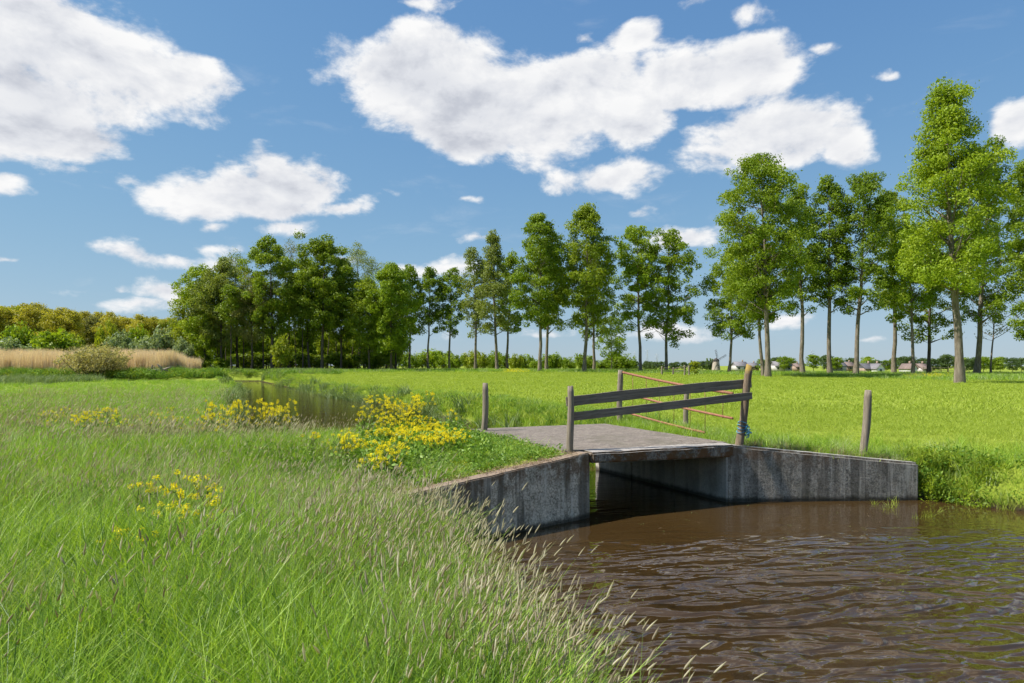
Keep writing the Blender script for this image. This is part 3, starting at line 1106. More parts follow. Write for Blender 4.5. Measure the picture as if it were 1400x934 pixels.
# the wood by the ditch
WG = 'trees of the wood beside the ditch'
wood = [
    (262, 129, 388, 240, 292, 482, 5000, 'yellow', prof_round, 'low yellow-green tree at the left end of the wood'),
    (281, 125, 360, 246, 312, 462, 8500, 'bright', prof_round, 'bright tree second from the left end of the wood'),
    (303, 124, 352, 268, 338, 462, 7500, 'pale', prof_round, 'pale feathery tree near the left end of the wood'),
    (325, 131, 343, 296, 352, 440, 4000, 'pale', prof_poplar, 'thin pale tree with grey twigs showing in the wood'),
    (344, 121, 372, 318, 362, 455, 4500, 'olive', prof_round, 'brownish half-bare tree left of the first tall green crown'),
    (372, 121, 322, 332, 412, 445, 12000, 'mid', prof_round, 'tall rounded green tree, left of the two highest in the wood'),
    (395, 136, 326, 376, 424, 430, 2600, 'olive', prof_poplar, 'bare grey twiggy crown between the two highest trees'),
    (424, 124, 352, 398, 446, 455, 6500, 'mid', prof_round, 'green tree between and below the two highest crowns'),
    (440, 120, 320, 398, 486, 440, 14000, 'dark', prof_round, 'dark green tree with the highest top of the wood'),
    (466, 124, 356, 440, 498, 455, 7000, 'dark', prof_round, 'dark tree right of the highest top of the wood'),
    (490, 137, 332, 452, 530, 440, 6500, 'pale', prof_round, 'pale twiggy broad tree rising behind the right of the wood'),
    (505, 119, 378, 476, 530, 470, 6000, 'dark', prof_round, 'dark leaning tree near the right end of the wood'),
    (535, 117, 360, 500, 570, 468, 10000, 'bright', prof_round, 'bright green tree at the right end of the wood'),
    (541, 126, 385, 520, 562, 470, 4500, 'mid', prof_round, 'small green tree behind the right end of the wood'),
]
for k, (px, Yd, top, a, b, bot, nl, col, pf, lab) in enumerate(wood):
    sparse = 'bare' in lab or 'twig' in lab
    T_('wood_tree', px, Yd, top, a - 3, b + 3, bot + 12, int(nl * 1.2), .18 if not sparse else .12, col, lab, 40 + k, group=WG, prof=pf, limbs=30, bmat=BARK2,
       rise=(.3, .9), clump=1.15, bare=.12 if sparse else 0)
# slim trunks standing in the shade between them
rn = random.Random(3)
slim = tree_meshes(71, 16, 8.5, 2.6, 2600, .17, LEAF['dark'], BARK2, prof_round, limbs=16, r0=.20)
slim2 = tree_meshes(72, 17, 9.5, 2.2, 2200, .17, LEAF['mid'], BARK2, prof_round, limbs=16, r0=.16, lean=(1.2, 0))
for k, px in enumerate((298, 309, 317, 333, 352, 360, 405, 414, 448, 460, 482, 497, 515)):
    Yd = rn.uniform(120, 150)
    plant_tree('wood_tree', xat(px, Yd), Yd, slim if k % 2 else slim2, 'slim dark trunk standing in the shade of the wood', group='slim trunks inside the wood',
               rz=rn.uniform(0, 6), sc=(1, 1, rn.uniform(.85, 1.1)))


# ------------------------------------------------------------------ bushes
def bush_meshes(seed, H, Rx, n_leaf, leaf, lmat, clump=.5, stems=14, up_=.8, flat=.2, dome=.35):
    rg = np.random.default_rng(seed)
    br = Geo()
    CC = []
    for i in range(stems):
        az = rg.uniform(0, 6.283)
        r = Rx * math.sqrt(rg.uniform(.02, 1)) * .85
        hh = H * (math.sqrt(max(.05, 1 - (r / Rx) ** 2 * .85))) * rg.uniform(.75, 1)
        p0 = np.array([math.cos(az) * r * .35, math.sin(az) * r * .35, -.1])
        p1 = np.array([math.cos(az) * r, math.sin(az) * r, hh])
        mid = (p0 + p1) / 2 + [0, 0, H * .08] + rg.normal(size=3) * Rx * .05
        s = np.linspace(0, 1, 5)[:, None]
        br.tube((1 - s) ** 2 * p0 + 2 * s * (1 - s) * mid + s ** 2 * p1, np.linspace(.02 + H * .008, .008, 5), 4)
        for f in rg.uniform(dome, 1.0, 5):
            CC.append((1 - f) ** 2 * p0 + 2 * f * (1 - f) * mid + f ** 2 * p1 + rg.normal(size=3) * [Rx * .1, Rx * .1, H * .05])
    CC = np.array(CC)
    cid = rg.integers(0, len(CC), n_leaf)
    d = unit(rg, n_leaf) * (rg.uniform(.2, 1, n_leaf) ** .5)[:, None]
    C = CC[cid] + d * clump * rg.uniform(.6, 1.2, len(CC))[cid][:, None]
    C[:, 2] = np.abs(C[:, 2]) + .03
    V, Fq = leaf_faces(rg, C, leaf, d, flat)
    tint = np.clip(rg.uniform(.1, .9, len(CC))[cid] * .6 + rg.uniform(0, 1, n_leaf) * .4, 0, 1)
    return br.mesh('branches', BARK2, True), mesh_np('foliage', V, [Fq], lmat, tint)


def plant_bush(name, x, y, ms, label, cat='bush', group=None, rz=0.0, sc=(1, 1, 1)):
    o = empty(name, (x, y, g1(x, y) - .03), label, cat, group, rz)
    o.scale = sc
    link('branches', ms[0], o)
    link('foliage', ms[1], o)
    return o


def bush_at(name, px, Yd, top, wpx, ms, H0, R0, label, group=None, rz=0.0):
    x = xat(px, Yd)
    h = zat(top, Yd) - g1(x, Yd)
    r = wpx / 2 / F * Yd
    return plant_bush(name, x, Yd, ms, label, group=group, rz=rz, sc=(r / R0, r / R0, h / H0))


B = {}
for k, col in enumerate(('bright', 'mid', 'dark', 'willow', 'yellow', 'olive', 'far', 'ochre')):
    B[col] = bush_meshes(100 + k, 4.0, 2.4, 3000, .17, LEAF[col], .62, 18)
BIGO = bush_meshes(120, 4.0, 4.2, 11000, .10, LEAF['tan'], .55, 60)
bush_at('willow_bush', 132, 84, 471, 110, BIGO, 4.0, 4.2, 'round olive-tan willow bush standing before the pale reeds')
wb = [(10, 128, 462, 62, 'willow', 'grey-green willow bush at the left edge behind the reeds'),
      (28, 140, 441, 50, 'bright', 'green bush rising behind the leftmost grey willow'),
      (72, 125, 450, 86, 'bright', 'wide bright green bush behind the reed bed'),
      (104, 132, 455, 50, 'yellow', 'yellow-green bush right of the wide bright one'),
      (150, 140, 438, 34, 'yellow', 'upright yellow-green bush above the olive willow'),
      (166, 130, 452, 46, 'willow', 'grey-green willow bush right of the upright yellow one'),
      (190, 142, 444, 36, 'bright', 'small upright green bush between two grey willows'),
      (200, 126, 460, 44, 'willow', 'low grey willow in front of the upright green bush'),
      (224, 128, 446, 50, 'willow', 'tall silvery willow near the left end of the wood'),
      (248, 122, 462, 40, 'willow', 'silvery willow touching the left end of the wood')]
for k, (px, Yd, top, wd, col, lab) in enumerate(wb):
    bush_at('willow_bush', px, Yd, top, wd, B[col], 4.0, 2.4, lab, 'bushes behind the reed bed', k * 1.3)
ub = [(385, 112, 458, 40, 'yellow', 'bright yellow-green sapling lit at the front of the wood'),
      (300, 124, 487, 46, 'mid', 'low bush under the left trees of the wood'),
      (272, 125, 478, 40, 'bright', 'leafy bush at the left foot of the wood'),
      (425, 128, 480, 50, 'dark', 'dark undergrowth bush below the highest tree'),
      (470, 128, 478, 60, 'dark', 'dark undergrowth bush right of the middle of the wood'),
      (512, 125, 476, 60, 'dark', 'dark undergrowth bush at the right end of the wood'),
      (345, 135, 478, 60, 'dark', 'dark undergrowth bush behind the left trunks'),
      (390, 138, 474, 70, 'mid', 'undergrowth bush behind the yellow-green sapling')]
ub += [(300 + 17 * k, 142 + (k % 3) * 6, 436 + (k * 7) % 13, 50, ('dark', 'mid')[k % 3 == 1], 'tall dark bush filling the back of the wood') for k in range(15)]
for k, (px, Yd, top, wd, col, lab) in enumerate(ub):
    bush_at('undergrowth_bush', px, Yd, top, wd, B[col], 4.0, 2.4, lab, 'bushes in the wood', k * .9)
rn = random.Random(8)
for k in range(22):                                   # low thicket beyond the poplars, left of centre
    px = 536 + k * 15 + rn.uniform(-5, 5)
    Yd = rn.uniform(185, 225)
    top = (478 if px < 700 else 486) + rn.uniform(-5, 6)
    bush_at('thicket_bush', px, Yd, top, rn.uniform(24, 42), B[rn.choice(['bright', 'mid', 'yellow', 'mid'])], 4.0, 2.4,
            'low bush in the thicket seen beyond the poplar trunks', 'thicket beyond the poplars', rn.uniform(0, 6))

# the far wood along the left horizon
FW = [tree_meshes(140 + k, 22, 7, 5.2, 3600, .32, LEAF[c], BARK2, prof_round, limbs=24, clump=1.7, r0=.3) for k, c in enumerate(('ochre', 'ochre', 'olive', 'yellow'))]
for k in range(44):
    row = k % 2
    px = -70 + k * 8.2 + rn.uniform(-4, 4)
    Yd = 235 + row * 30 + rn.uniform(-10, 10)
    top = np.interp(px, [-70, 20, 45, 70, 100, 180, 260, 300], [420, 422, 418, 422, 430, 432, 440, 446]) + rn.uniform(-4, 5)
    x = xat(px, Yd)
    sc = (zat(top, Yd) - 1) / 22
    kind = rn.choice([0, 0, 1, 1, 1, 2, 3])
    plant_tree('far_tree', x, Yd, FW[kind], 'yellowish spring tree in the far wood beyond the reeds', group='far wood on the left horizon', rz=rn.uniform(0, 6),
               sc=(sc * rn.uniform(.9, 1.2), sc * rn.uniform(.9, 1.2), sc))

# far trees on the right horizon
FT = [tree_meshes(160 + k, 10, 2.0, 4.2, 1500, .34, LEAF[c], BARK2, prof_round, limbs=18, clump=1.2, r0=.2) for k, c in enumerate(('far', 'mid', 'far', 'bright'))]
spots = [(715 + 14 * k, 494) for k in range(13)] + [(880 + 9 * k, 495) for k in range(11)] + \
        [(1060, 488), (1072, 487), (1082, 489), (1040, 493), (1115, 487), (1128, 486), (1146, 489), (1166, 490), (1188, 489), (1200, 491),
         (1214, 494), (1226, 490), (1236, 489), (1246, 490), (1262, 491), (1275, 490), (1288, 489), (1298, 487), (1310, 488), (1322, 489),
         (1334, 490), (1346, 490), (1358, 491), (1370, 490), (1382, 489), (1396, 490), (1408, 489), (1424, 490), (1440, 489)]
for k, (px, top) in enumerate(spots):
    Yd = rn.uniform(400, 470) if px < 1200 else rn.uniform(330, 380)
    x = xat(px + rn.uniform(-3, 3), Yd)
    z = g1(x, Yd)
    sc = (zat(top + rn.uniform(-2, 2), Yd) - z) / 10
    plant_tree('horizon_tree', x, Yd, FT[rn.choice([0, 0, 1, 2, 3] if px > 1000 else [0, 0, 2])], 'small far tree along the right horizon beyond the poplars', group='far trees on the right horizon',
               rz=rn.uniform(0, 6), sc=(sc * rn.uniform(1, 1.5), sc * 1.2, sc))
SP = tree_meshes(180, 14, 1.0, 1.1, 900, .28, LEAF['dark'], BARK2, prof_spire, limbs=20, clump=.6, r0=.15)
for k, (px, top) in enumerate(((966.5, 489), (971, 489), (973.8, 490), (945, 492))):
    Yd = 470
    x = xat(px, Yd)
    plant_tree('columnar_tree', x, Yd, SP, 'thin dark columnar tree standing left of the windmill', group='columnar trees by the windmill', sc=(1, 1, (zat(top, Yd) - g1(x, Yd)) / 14))
sap = tree_meshes(181, 3.0, .5, .8, 900, .09, LEAF['yellow'], BARK2, prof_round, limbs=12, clump=.35, r0=.04)
x = xat(950, 92)
plant_tree('sapling', x, 92, sap, 'bright green sapling beside the paired fence posts', sc=(1, 1, (zat(494, 92) - g1(x, 92)) / 3))

# ------------------------------------------------------------------ the far village
def house(px0, px1, eave, ridge, Yd, wall, roof, label, gable=False):
    xa, xb = xat(px0, Yd), xat(px1, Yd)
    xm, w = (xa + xb) / 2, (xb - xa) / 2
    z0 = g1(xm, Yd)
    he, hr = max(2.2, zat(eave, Yd) - z0), max(4.5, zat(ridge, Yd) - z0)
    dp = 5.0
    o = empty('house', (xm, Yd, z0), label, 'house', 'houses of the far village')
    g = Geo()
    g.box((0, 0, he / 2), (w, dp, he / 2))
    if gable:
        g.add([(-w, -dp, he), (w, -dp, he), (0, -dp, hr - .1), (-w, dp, he), (w, dp, he), (0, dp, hr - .1)], None, [(0, 1, 2), (3, 5, 4)])
    link('wall', g.mesh('wall', wall), o)
    r = Geo()
    ov = .4
    if gable:
        a = [(-w - ov, -dp - ov, he - .3), (0, -dp - ov, hr), (w + ov, -dp - ov, he - .3)]
        b_ = [(p_[0], dp + ov, p_[2]) for p_ in a]
    else:
        a = [(-w - ov, -dp - ov, he - .2), (-w - ov, 0, hr), (-w - ov, dp + ov, he - .2)]
        b_ = [(w + ov, p_[1], p_[2]) for p_ in a]
    lo = [(p_[0], p_[1], p_[2] - .25) for p_ in a + b_]
    V = a + b_ + lo
    r.add(V, [(0, 1, 4, 3), (1, 2, 5, 4), (6, 9, 10, 7), (7, 10, 11, 8), (0, 3, 9, 6), (2, 8, 11, 5)], [(0, 6, 7), (0, 7, 1), (1, 7, 8), (1, 8, 2), (3, 10, 9), (3, 4, 10), (4, 11, 10), (4, 5, 11)])
    if not gable:
        r.add([(-w, -dp, he), (-w, dp, he), (-w, 0, hr - .2), (w, -dp, he), (w, dp, he), (w, 0, hr - .2)], None, [(0, 1, 2), (3, 5, 4)])
    ro = link('roof', r.mesh('roof', roof), o)
    c = Geo()
    c.box((w * .5, 0, hr + .3), (.35, .35, .8))
    link('chimney', c.mesh('chimney', HBRICK), ro)
    n = max(1, int(w / 1.6))
    for k in range(n):
        f = Geo()
        f.box(((k + .5) / n * 2 * w - w, -dp - .02, he * .55), (.55, .05, .6))
        link('window', f.mesh('window', GLASS), o)


house(1003, 1019, 500, 494.5, 430, HGREY, ROOFG, 'long grey house just right of the low poplar trunk')
house(1020, 1034, 501, 496, 440, HBRICK, ROOFG, 'low house left of the thick poplar trunk')
house(1056, 1078, 500, 494, 420, HGREY, ROOFG, 'grey house right of the thick poplar trunk')
house(1084, 1092, 501, 497, 430, HBRICK, ROOFR, 'small brown house left of a poplar trunk')
house(1138, 1152, 500, 494, 410, HGREY, ROOFG, 'grey-roofed house between two slim poplar trunks')
house(1152, 1164, 500, 495, 420, HBRICK, ROOFR, 'brown-roofed house left of the tall open poplar')
house(1176, 1191, 505, 500, 330, HBRICK, ROOFD, 'dark-roofed barn beside the white house')
house(1191, 1202, 504, 499, 325, HWHITE, ROOFG, 'white house with a bright gable', True)
house(1237, 1246, 504, 499, 330, HWHITE, ROOFR, 'pale house left of the tan poplar trunk', True)
house(1253, 1264, 505, 501, 335, HGREY, ROOFR, 'low pale house right of the tan poplar trunk')

# windmill
Yd = 450
mx_, mz = xat(979, Yd), 0
mz = g1(mx_, Yd)
mh = zat(494, Yd) - mz
mill = empty('windmill', (mx_, Yd, mz), 'old round brick windmill with four sails on the horizon', 'windmill')
g = Geo()
zz = np.linspace(0, mh, 8)
g.tube(np.stack([zz * 0, zz * 0, zz], 1), np.linspace(2.9, 2.0, 8), 16)
link('tower', g.mesh('tower', BRICK, True), mill)
g = Geo()
zz = np.array([0, .5, 1.2, 1.8, 2.1])
g.tube(np.stack([zz * 0, zz * 0, zz + mh], 1), np.array([2.25, 2.2, 1.7, .9, .2]), 12)
link('cap', g.mesh('cap', CAPM, True), mill)
for k in range(4):
    a = R([-13, 58, 167, 238][k])
    d3 = np.array([math.sin(a), 0, math.cos(a)])
    s3 = np.array([math.cos(a), 0, -math.sin(a)])
    c0 = np.array([0, -2.6, mh + .9])
    g = Geo()
    ln = 6.6
    g.tube([c0, c0 + d3 * ln], [.16, .10], 5)
    for f in np.linspace(.22, 1, 9):
        g.tube([c0 + d3 * ln * f, c0 + d3 * ln * f + s3 * 1.0], [.05, .05], 4)
    for off in (.5, 1.0):
        g.tube([c0 + d3 * ln * .22 + s3 * off, c0 + d3 * ln + s3 * off], [.05, .05], 4)
    link('sail', g.mesh('sail', CAPM), mill)

# lattice pylons far away
for k, (px, top, lab) in enumerate(((868, 480, 'faint lattice pylon left of the yellowish poplar trunk'), (885, 477, 'faint lattice pylon between the yellowish poplar and the next trunk'),
                                    (898, 483, 'faint lattice pylon just left of the poplar with hanging branches'), (1110, 478, 'faint lattice pylon between two narrow poplars'))):
    Yd = 1150
    x = xat(px, Yd)
    z = g1(x, Yd)
    h = zat(top, Yd) - z
    o = empty('pylon', (x, Yd, z), lab, 'pylon', 'power pylons on the horizon')
    g = Geo()
    for sx in (-1, 1):
        for sy in (-1, 1):
            g.tube([(sx * 2.6, sy * 2.6, 0), (sx * .7, sy * .7, h * .6), (0, 0, h)], [.14, .12, .08], 4)
    for m_ in range(9):
        z0, z1 = h * m_ / 10, h * (m_ + 1) / 10
        w0, w1 = np.interp([z0, z1], [0, h * .6, h], [2.6, .7, .05])
        g.tube([(-w0, -w0, z0), (w1, -w1, z1)], [.07, .07], 3)
        g.tube([(w0, -w0, z0), (-w1, -w1, z1)], [.07, .07], 3)
    link('tower', g.mesh('tower', STEEL), o)
    for f in (.66, .78, .90):
        g = Geo()
        g.tube([(-4.2, 0, h * f), (0, 0, h * f + .7), (4.2, 0, h * f)], [.10, .14, .10], 4)
        link('cross_arm', g.mesh('cross_arm', STEEL), o)


# field fences
def fence(posts, hts, label, rr=.07):
    x0, y0 = posts[0]
    o = empty('field_fence', (x0, y0, g1(x0, y0)), label, 'fence')
    for k, (x, y) in enumerate(posts):
        p = link('post', post_mesh('post', hts[k], rr, POST, 60 + k), o)
        p.location = (x - x0, y - y0, g1(x, y) - o.location.z)
    for k in range(len(posts) - 1):
        for f in (.45, .85):
            g = Geo()
            a = np.array([*posts[k], g1(*posts[k]) + hts[k] * f]) - np.array([x0, y0, o.location.z])
            b = np.array([*posts[k + 1], g1(*posts[k + 1]) + hts[k + 1] * f]) - np.array([x0, y0, o.location.z])
            g.tube([a, (a + b) / 2, b], np.full(3, .035), 5)
            link('rail', g.mesh('rail', POST), o)
    return o


fence([(xat(905, 92), 92), (xat(921, 92), 92.2), (xat(936, 91.5), 91.5), (xat(942, 91.2), 91.2)], [1.15, 1.0, 1.35, 1.3], 'old post and rail fence in the field left of the windmill', .12)
fence([(xat(1262 + 13 * k, 128), 128 + .3 * k) for k in range(6)], [1.25] * 6, 'dark post and rail fence beyond the trunks at right', .06)

# lump of dead wood in the plants on the far bank
g = Geo()
rg = np.random.default_rng(9)
for k in range(9):
    a = np.array([rg.uniform(-.7, .7), rg.uniform(-.3, .3), rg.uniform(.3, .9)])
    d = rg.normal(size=3) * [.8, .4, .25]
    g.tube([a - d, a + [0, 0, .08], a + d], [.05, .12, .04], 6)
o = link('dead_wood', g.mesh('dead_wood', STUMP, True))
xx, yy = xat(216, 84.5), 84.5
o.location = (xx, yy, g1(xx, yy))
o.scale = (1.3, 1.3, 1.2)
tag(o, 'pale heap of dead wood among the plants on the far ditch bank', 'dead wood')


# ------------------------------------------------------------------ grass and other ground cover, set out as instances
def strip(rg, n, rad, h, w, bend, seg=3, lean=(0.0, 0.0), hv=.35):
    """n curved tapering blades from a patch of radius rad"""
    az = rg.uniform(0, 6.283, n)
    r = rad * np.sqrt(rg.uniform(0, 1, n))
    base = np.stack([np.cos(az) * r, np.sin(az) * r, np.full(n, -.03)], 1)
    hh = h * rg.uniform(1 - hv, 1 + hv * .5, n)
    ba = rg.uniform(0, 6.283, n)
    bd = bend * hh * rg.uniform(.2, 1.3, n)
    face = rg.uniform(0, 6.283, n)
    side = np.stack([np.cos(face), np.sin(face), np.zeros(n)], 1)
    V = []
    for k in range(seg + 1):
        f = k / seg
        c = base.copy()
        c[:, 0] += np.cos(ba) * bd * f ** 2 + lean[0] * hh * f ** 1.5
        c[:, 1] += np.sin(ba) * bd * f ** 2 + lean[1] * hh * f ** 1.5
        c[:, 2] += hh * f * (1 - .18 * bend * f)
        ww = w * (1 - f) ** .7 * .5 if k < seg else w * .04
        V += [c - side * ww, c + side * ww]
    V = np.stack(V, 1)
    m = 2 * (seg + 1)
    idx = np.arange(n)[:, None] * m
    Fq = np.concatenate([idx + np.array([[2 * k, 2 * k + 1, 2 * k + 3, 2 * k + 2]]) for k in range(seg)])
    tint = np.tile(rg.uniform(0, 1, n), seg)
    tips = V[:, -2:, :].mean(1)
    return V.reshape(-1, 3), Fq, tint, tips


def tuft(name, seed, n, rad, h, w, bend, mat, **kw):
    rg = np.random.default_rng(seed)
    V, Fq, ti, _ = strip(rg, n, rad, h, w, bend, **kw)
    return bpy.data.objects.new(name, mesh_np(name, V, [Fq], LEAF[mat], ti))


def foxtails(name, seed, n, rad, h, lean, hl=.055, hr=.0036, w=.003):
    """stalks that carry a soft cylindrical seed head"""
    rg = np.random.default_rng(seed)
    V, Fq, ti, tips = strip(rg, n, rad, h, w, .22, seg=4, lean=lean, hv=.3)
    G = [V]
    Q = [Fq]
    tint = [ti]
    mi = [np.zeros(len(Fq), int)]
    off = len(V)
    k = 5
    prev = V.reshape(n, -1, 3)[:, -4:-2, :].mean(1)
    for b in range(n):
        d = tips[b] - prev[b]
        d /= np.linalg.norm(d)
        u = np.cross(d, [0.3, 1, .2])
        u /= np.linalg.norm(u)
        v = np.cross(d, u)
        L = hl * rg.uniform(.6, 1.25)
        rr = hr * rg.uniform(.75, 1.25)
        a = np.linspace(0, 2 * np.pi, k, endpoint=False)
        rings = []
        for f, s in ((0, .35), (.18, 1), (.6, .95), (1, .12)):
            c = tips[b] + d * L * f + np.array([lean[0], lean[1], -.1]) * L * .25 * f * f
            rings.append(c + rr * s * (np.cos(a)[:, None] * u + np.sin(a)[:, None] * v))
        G.append(np.concatenate(rings))
        q = [[off + r * k + j, off + r * k + (j + 1) % k, off + (r + 1) * k + (j + 1) % k, off + (r + 1) * k + j] for r in range(3) for j in range(k)]
        Q.append(np.array(q))
        tint.append(np.full(len(q), rg.uniform(0, 1)))
        mi.append(np.ones(len(q), int))
        off += 4 * k
    me = mesh_np(name, np.concatenate(G), [np.concatenate(Q)], [LEAF['stem'], LEAF['seed']], np.concatenate(tint))
    me.polygons.foreach_set('material_index', np.concatenate(mi).astype(np.int32))
    return bpy.data.objects.new(name, me)


def leafy(name, seed, n, rad, h, leaf, mat, flat=.5):
    rg = np.random.default_rng(seed)
    az = rg.uniform(0, 6.283, n)
    r = rad * np.sqrt(rg.uniform(0, 1, n))
    C = np.stack([np.cos(az) * r, np.sin(az) * r, h * rg.uniform(.08, 1, n) * (1 - .5 * (r / rad) ** 2)], 1)
    V, Fq = leaf_faces(rg, C, leaf, None, flat)
    return bpy.data.objects.new(name, mesh_np(name, V, [Fq], LEAF[mat], rg.uniform(0, 1, n)))


def scatter(name, pts, rot, scl, idx, protos, label, cat):
    """one object: every point carries a copy of one of the prototypes"""
    c = bpy.data.collections.new(name + '_kinds')
    for k, p in enumerate(protos):
        p.name = '%s_%02d' % (name, k)
        c.objects.link(p)
    me = bpy.data.meshes.new(name)
    n = len(pts)
    me.vertices.add(n)
    me.vertices.foreach_set('co', np.asarray(pts, np.float32).ravel())
    for nm, ty, key, arr in (('rot', 'FLOAT_VECTOR', 'vector', rot), ('scl', 'FLOAT_VECTOR', 'vector', scl), ('idx', 'INT', 'value', idx)):
        a = me.attributes.new(nm, ty, 'POINT')
        a.data.foreach_set(key, np.asarray(arr, np.int32 if ty == 'INT' else np.float32).ravel())
    o = link(name, me)
    tag(o, label, cat, kind='stuff')
    ng = bpy.data.node_groups.new(name, 'GeometryNodeTree')
    ng.interface.new_socket('Geometry', in_out='INPUT', socket_type='NodeSocketGeometry')
    ng.interface.new_socket('Geometry', in_out='OUTPUT', socket_type='NodeSocketGeometry')
    N, Lk = ng.nodes, ng.links
    gi, go = N.new('NodeGroupInput'), N.new('NodeGroupOutput')
    ci = N.new('GeometryNodeCollectionInfo')
    ci.inputs['Collection'].default_value = c
    ci.inputs['Separate Children'].default_value = True
    ci.inputs['Reset Children'].default_value = True
    ip = N.new('GeometryNodeInstanceOnPoints')
    ip.inputs['Pick Instance'].default_value = True
    Lk.new(gi.outputs[0], ip.inputs['Points'])
    Lk.new(ci.outputs[0], ip.inputs['Instance'])
    for nm, ty, sock in (('rot', 'FLOAT_VECTOR', 'Rotation'), ('scl', 'FLOAT_VECTOR', 'Scale'), ('idx', 'INT', 'Instance Index')):
        na = N.new('GeometryNodeInputNamedAttribute')
        na.data_type = ty
        na.inputs['Name'].default_value = nm
        Lk.new(na.outputs[0], ip.inputs[sock])
    Lk.new(ip.outputs[0], go.inputs[0])
    m = o.modifiers.new('scatter', 'NODES')
    m.node_group = ng
    return o


RG = np.random.default_rng(77)


def polar(n, r0, r1, a0, a1, power=1.0):
    """points in a wedge before the camera, denser close by for larger power"""
    u = RG.uniform(0, 1, n)
    if power == 1.0:
        r = r0 * (r1 / r0) ** u
    else:
        r = np.sqrt(r0 ** 2 + u * (r1 ** 2 - r0 ** 2))
    a = RG.uniform(a0, a1, n)
    return np.sin(a) * r, np.cos(a) * r


def on_bridge(x, y, m=0.0):
    p = np.stack([x, y], 1) - L1
    s, t = p @ bx, p @ up
    deck = (s > -.36 - m) & (s < np.linalg.norm(R1 - L1) + .32 + m) & (t > -.3) & (t < DEPTH + .05)
    q = np.stack([x, y], 1) - L0
    s, t = q @ uL, q @ nL
    wl = (s > -.05) & (s < np.linalg.norm(L1 - L0) + .05) & (t > -.4) & (t < T + .0 + m)
    q = np.stack([x, y], 1) - R1
    s, t = q @ uR, q @ nR
    wr = (s > -.05) & (s < np.linalg.norm(R2 - R1) + .02) & (t > -.4) & (t < T + .0 + m)
    return deck | wl | wr


def put(name, x, y, ok, protos, label, cat, smin, smax, tilt=.12, weights=None, lean=(0, 0), hz=None, zmin=.05, sink=0.0, kind=None):
    x, y = x[ok], y[ok]
    z = ground(x, y)
    k = z > zmin
    if kind is not None:
        kind = kind[ok][k]
    if hz is not None:
        hz = hz[ok][k]
    x, y, z = x[k], y[k], z[k] - sink
    n = len(x)
    rot = np.stack([RG.normal(0, tilt, n) - lean[1], RG.normal(0, tilt, n) + lean[0], RG.uniform(-1.0 if lean != (0, 0) else 0, 1.0 if lean != (0, 0) else 6.283, n)], 1)
    s = RG.uniform(smin, smax, n)
    scl = np.stack([s, s, s if hz is None else s * hz], 1)
    idx = RG.choice(len(protos), n, p=weights) if weights is not None else RG.integers(0, len(protos), n)
    if kind is not None:
        idx = kind
    return scatter(name, np.stack([x, y, z], 1), rot, scl, idx, protos, label, cat)


def left_side(x, y):
    """meadow side of the water"""
    d, _ = shore(x, y)
    right = (x > np.interp(y, [-9, 0, 6, 9, 13, 17, 20, 27, 50, 92, 190], [1.5, 1.1, .2, -1, 2.5, .5, -2, -6, -15, -32.5, -78]))
    return (d > .02) & ~right, d


A0, A1 = R(-47), R(22)
# --- tall meadow grass
near = [tuft('g', 200 + k, 30, .18, .46 + .06 * k, .0085, .60, 'grass') for k in range(3)] + \
       [tuft('g', 203 + k, 26, .17, .44 + .10 * k, .0095, .70, 'grass_deep') for k in range(2)] + \
       [tuft('g', 205 + k, 14, .16, .46, .0140, .85, ('grass', 'grass_deep')[k]) for k in range(2)] + \
       [tuft('g', 207 + k, 26, .16, .52, .0065, .55, 'grass_pale') for k in range(2)] + [tuft('g', 209, 10, .2, .40, .007, .9, 'dry')]
x, y = polar(10500, 2.2, 13, A0 - .1, A1 + .15)
lf, d = left_side(x, y)
patch = np.array([mnoise.noise(Vector((a * .7, b * .7, 3.0))) for a, b in zip(x, y)])
pat2 = np.array([mnoise.noise(Vector((a * 1.3, b * 1.3, 33.0))) for a, b in zip(x, y)])
hz = .82 + .45 * patch + .16 * RG.normal(size=len(x))
bare = np.exp(-(((x + .2) / 2.2) ** 2 + ((y - 12.8) / 2.2) ** 2))        # shorter by the bridge
hz = hz * (1 - .62 * np.clip(bare * 1.4, 0, 1))
hz *= 1 - .42 * sm(y, 6.2, 8.2) * np.exp(-(d / .9) ** 2)
# lush dark tufts here, pale seeding grass there
u = pat2 + RG.normal(0, .22, len(x)) - .35 * sm(y, 4.5, 8) * (patch > -.1)
kind = np.where(u > .22, RG.choice([3, 4, 6, 3], len(x)), np.where(u < -.28, RG.choice([7, 8, 7, 2], len(x)), RG.choice([0, 1, 2, 5, 0, 1], len(x))))
kind = np.where(RG.uniform(size=len(x)) < .04, 9, kind)
put('meadow_grass', x, y, lf & (d > .04) & ~on_bridge(x, y, .16), near, 'tall uncut meadow grass on the near left bank', 'grass', .75, 1.25, .14,
    None, hz=np.clip(hz, .3, 1.6), kind=kind)
mid = [tuft('g', 220 + k, 34, .30, .52, .016, .55, 'grass') for k in range(4)] + [tuft('g', 226 + k, 26, .30, .55, .012, .55, 'grass_pale') for k in range(2)]
x, y = polar(17000, 12, 88, A0, A1 - .2)
lf, d = left_side(x, y)
patch = np.array([mnoise.noise(Vector((a * .22, b * .22, 7.0))) for a, b in zip(x, y)])
put('meadow_grass', x, y, lf & (d > .1) & ~on_bridge(x, y, .2) & ~((x > -3.3) & (y < 18)), mid, 'rough meadow grass stretching back to the reeds', 'grass', .75, 1.25, .10,
    np.array([.19] * 4 + [.12] * 2), hz=np.clip(.75 + .5 * patch, .35, 1.2) * np.where(y > 30, .8, 1))
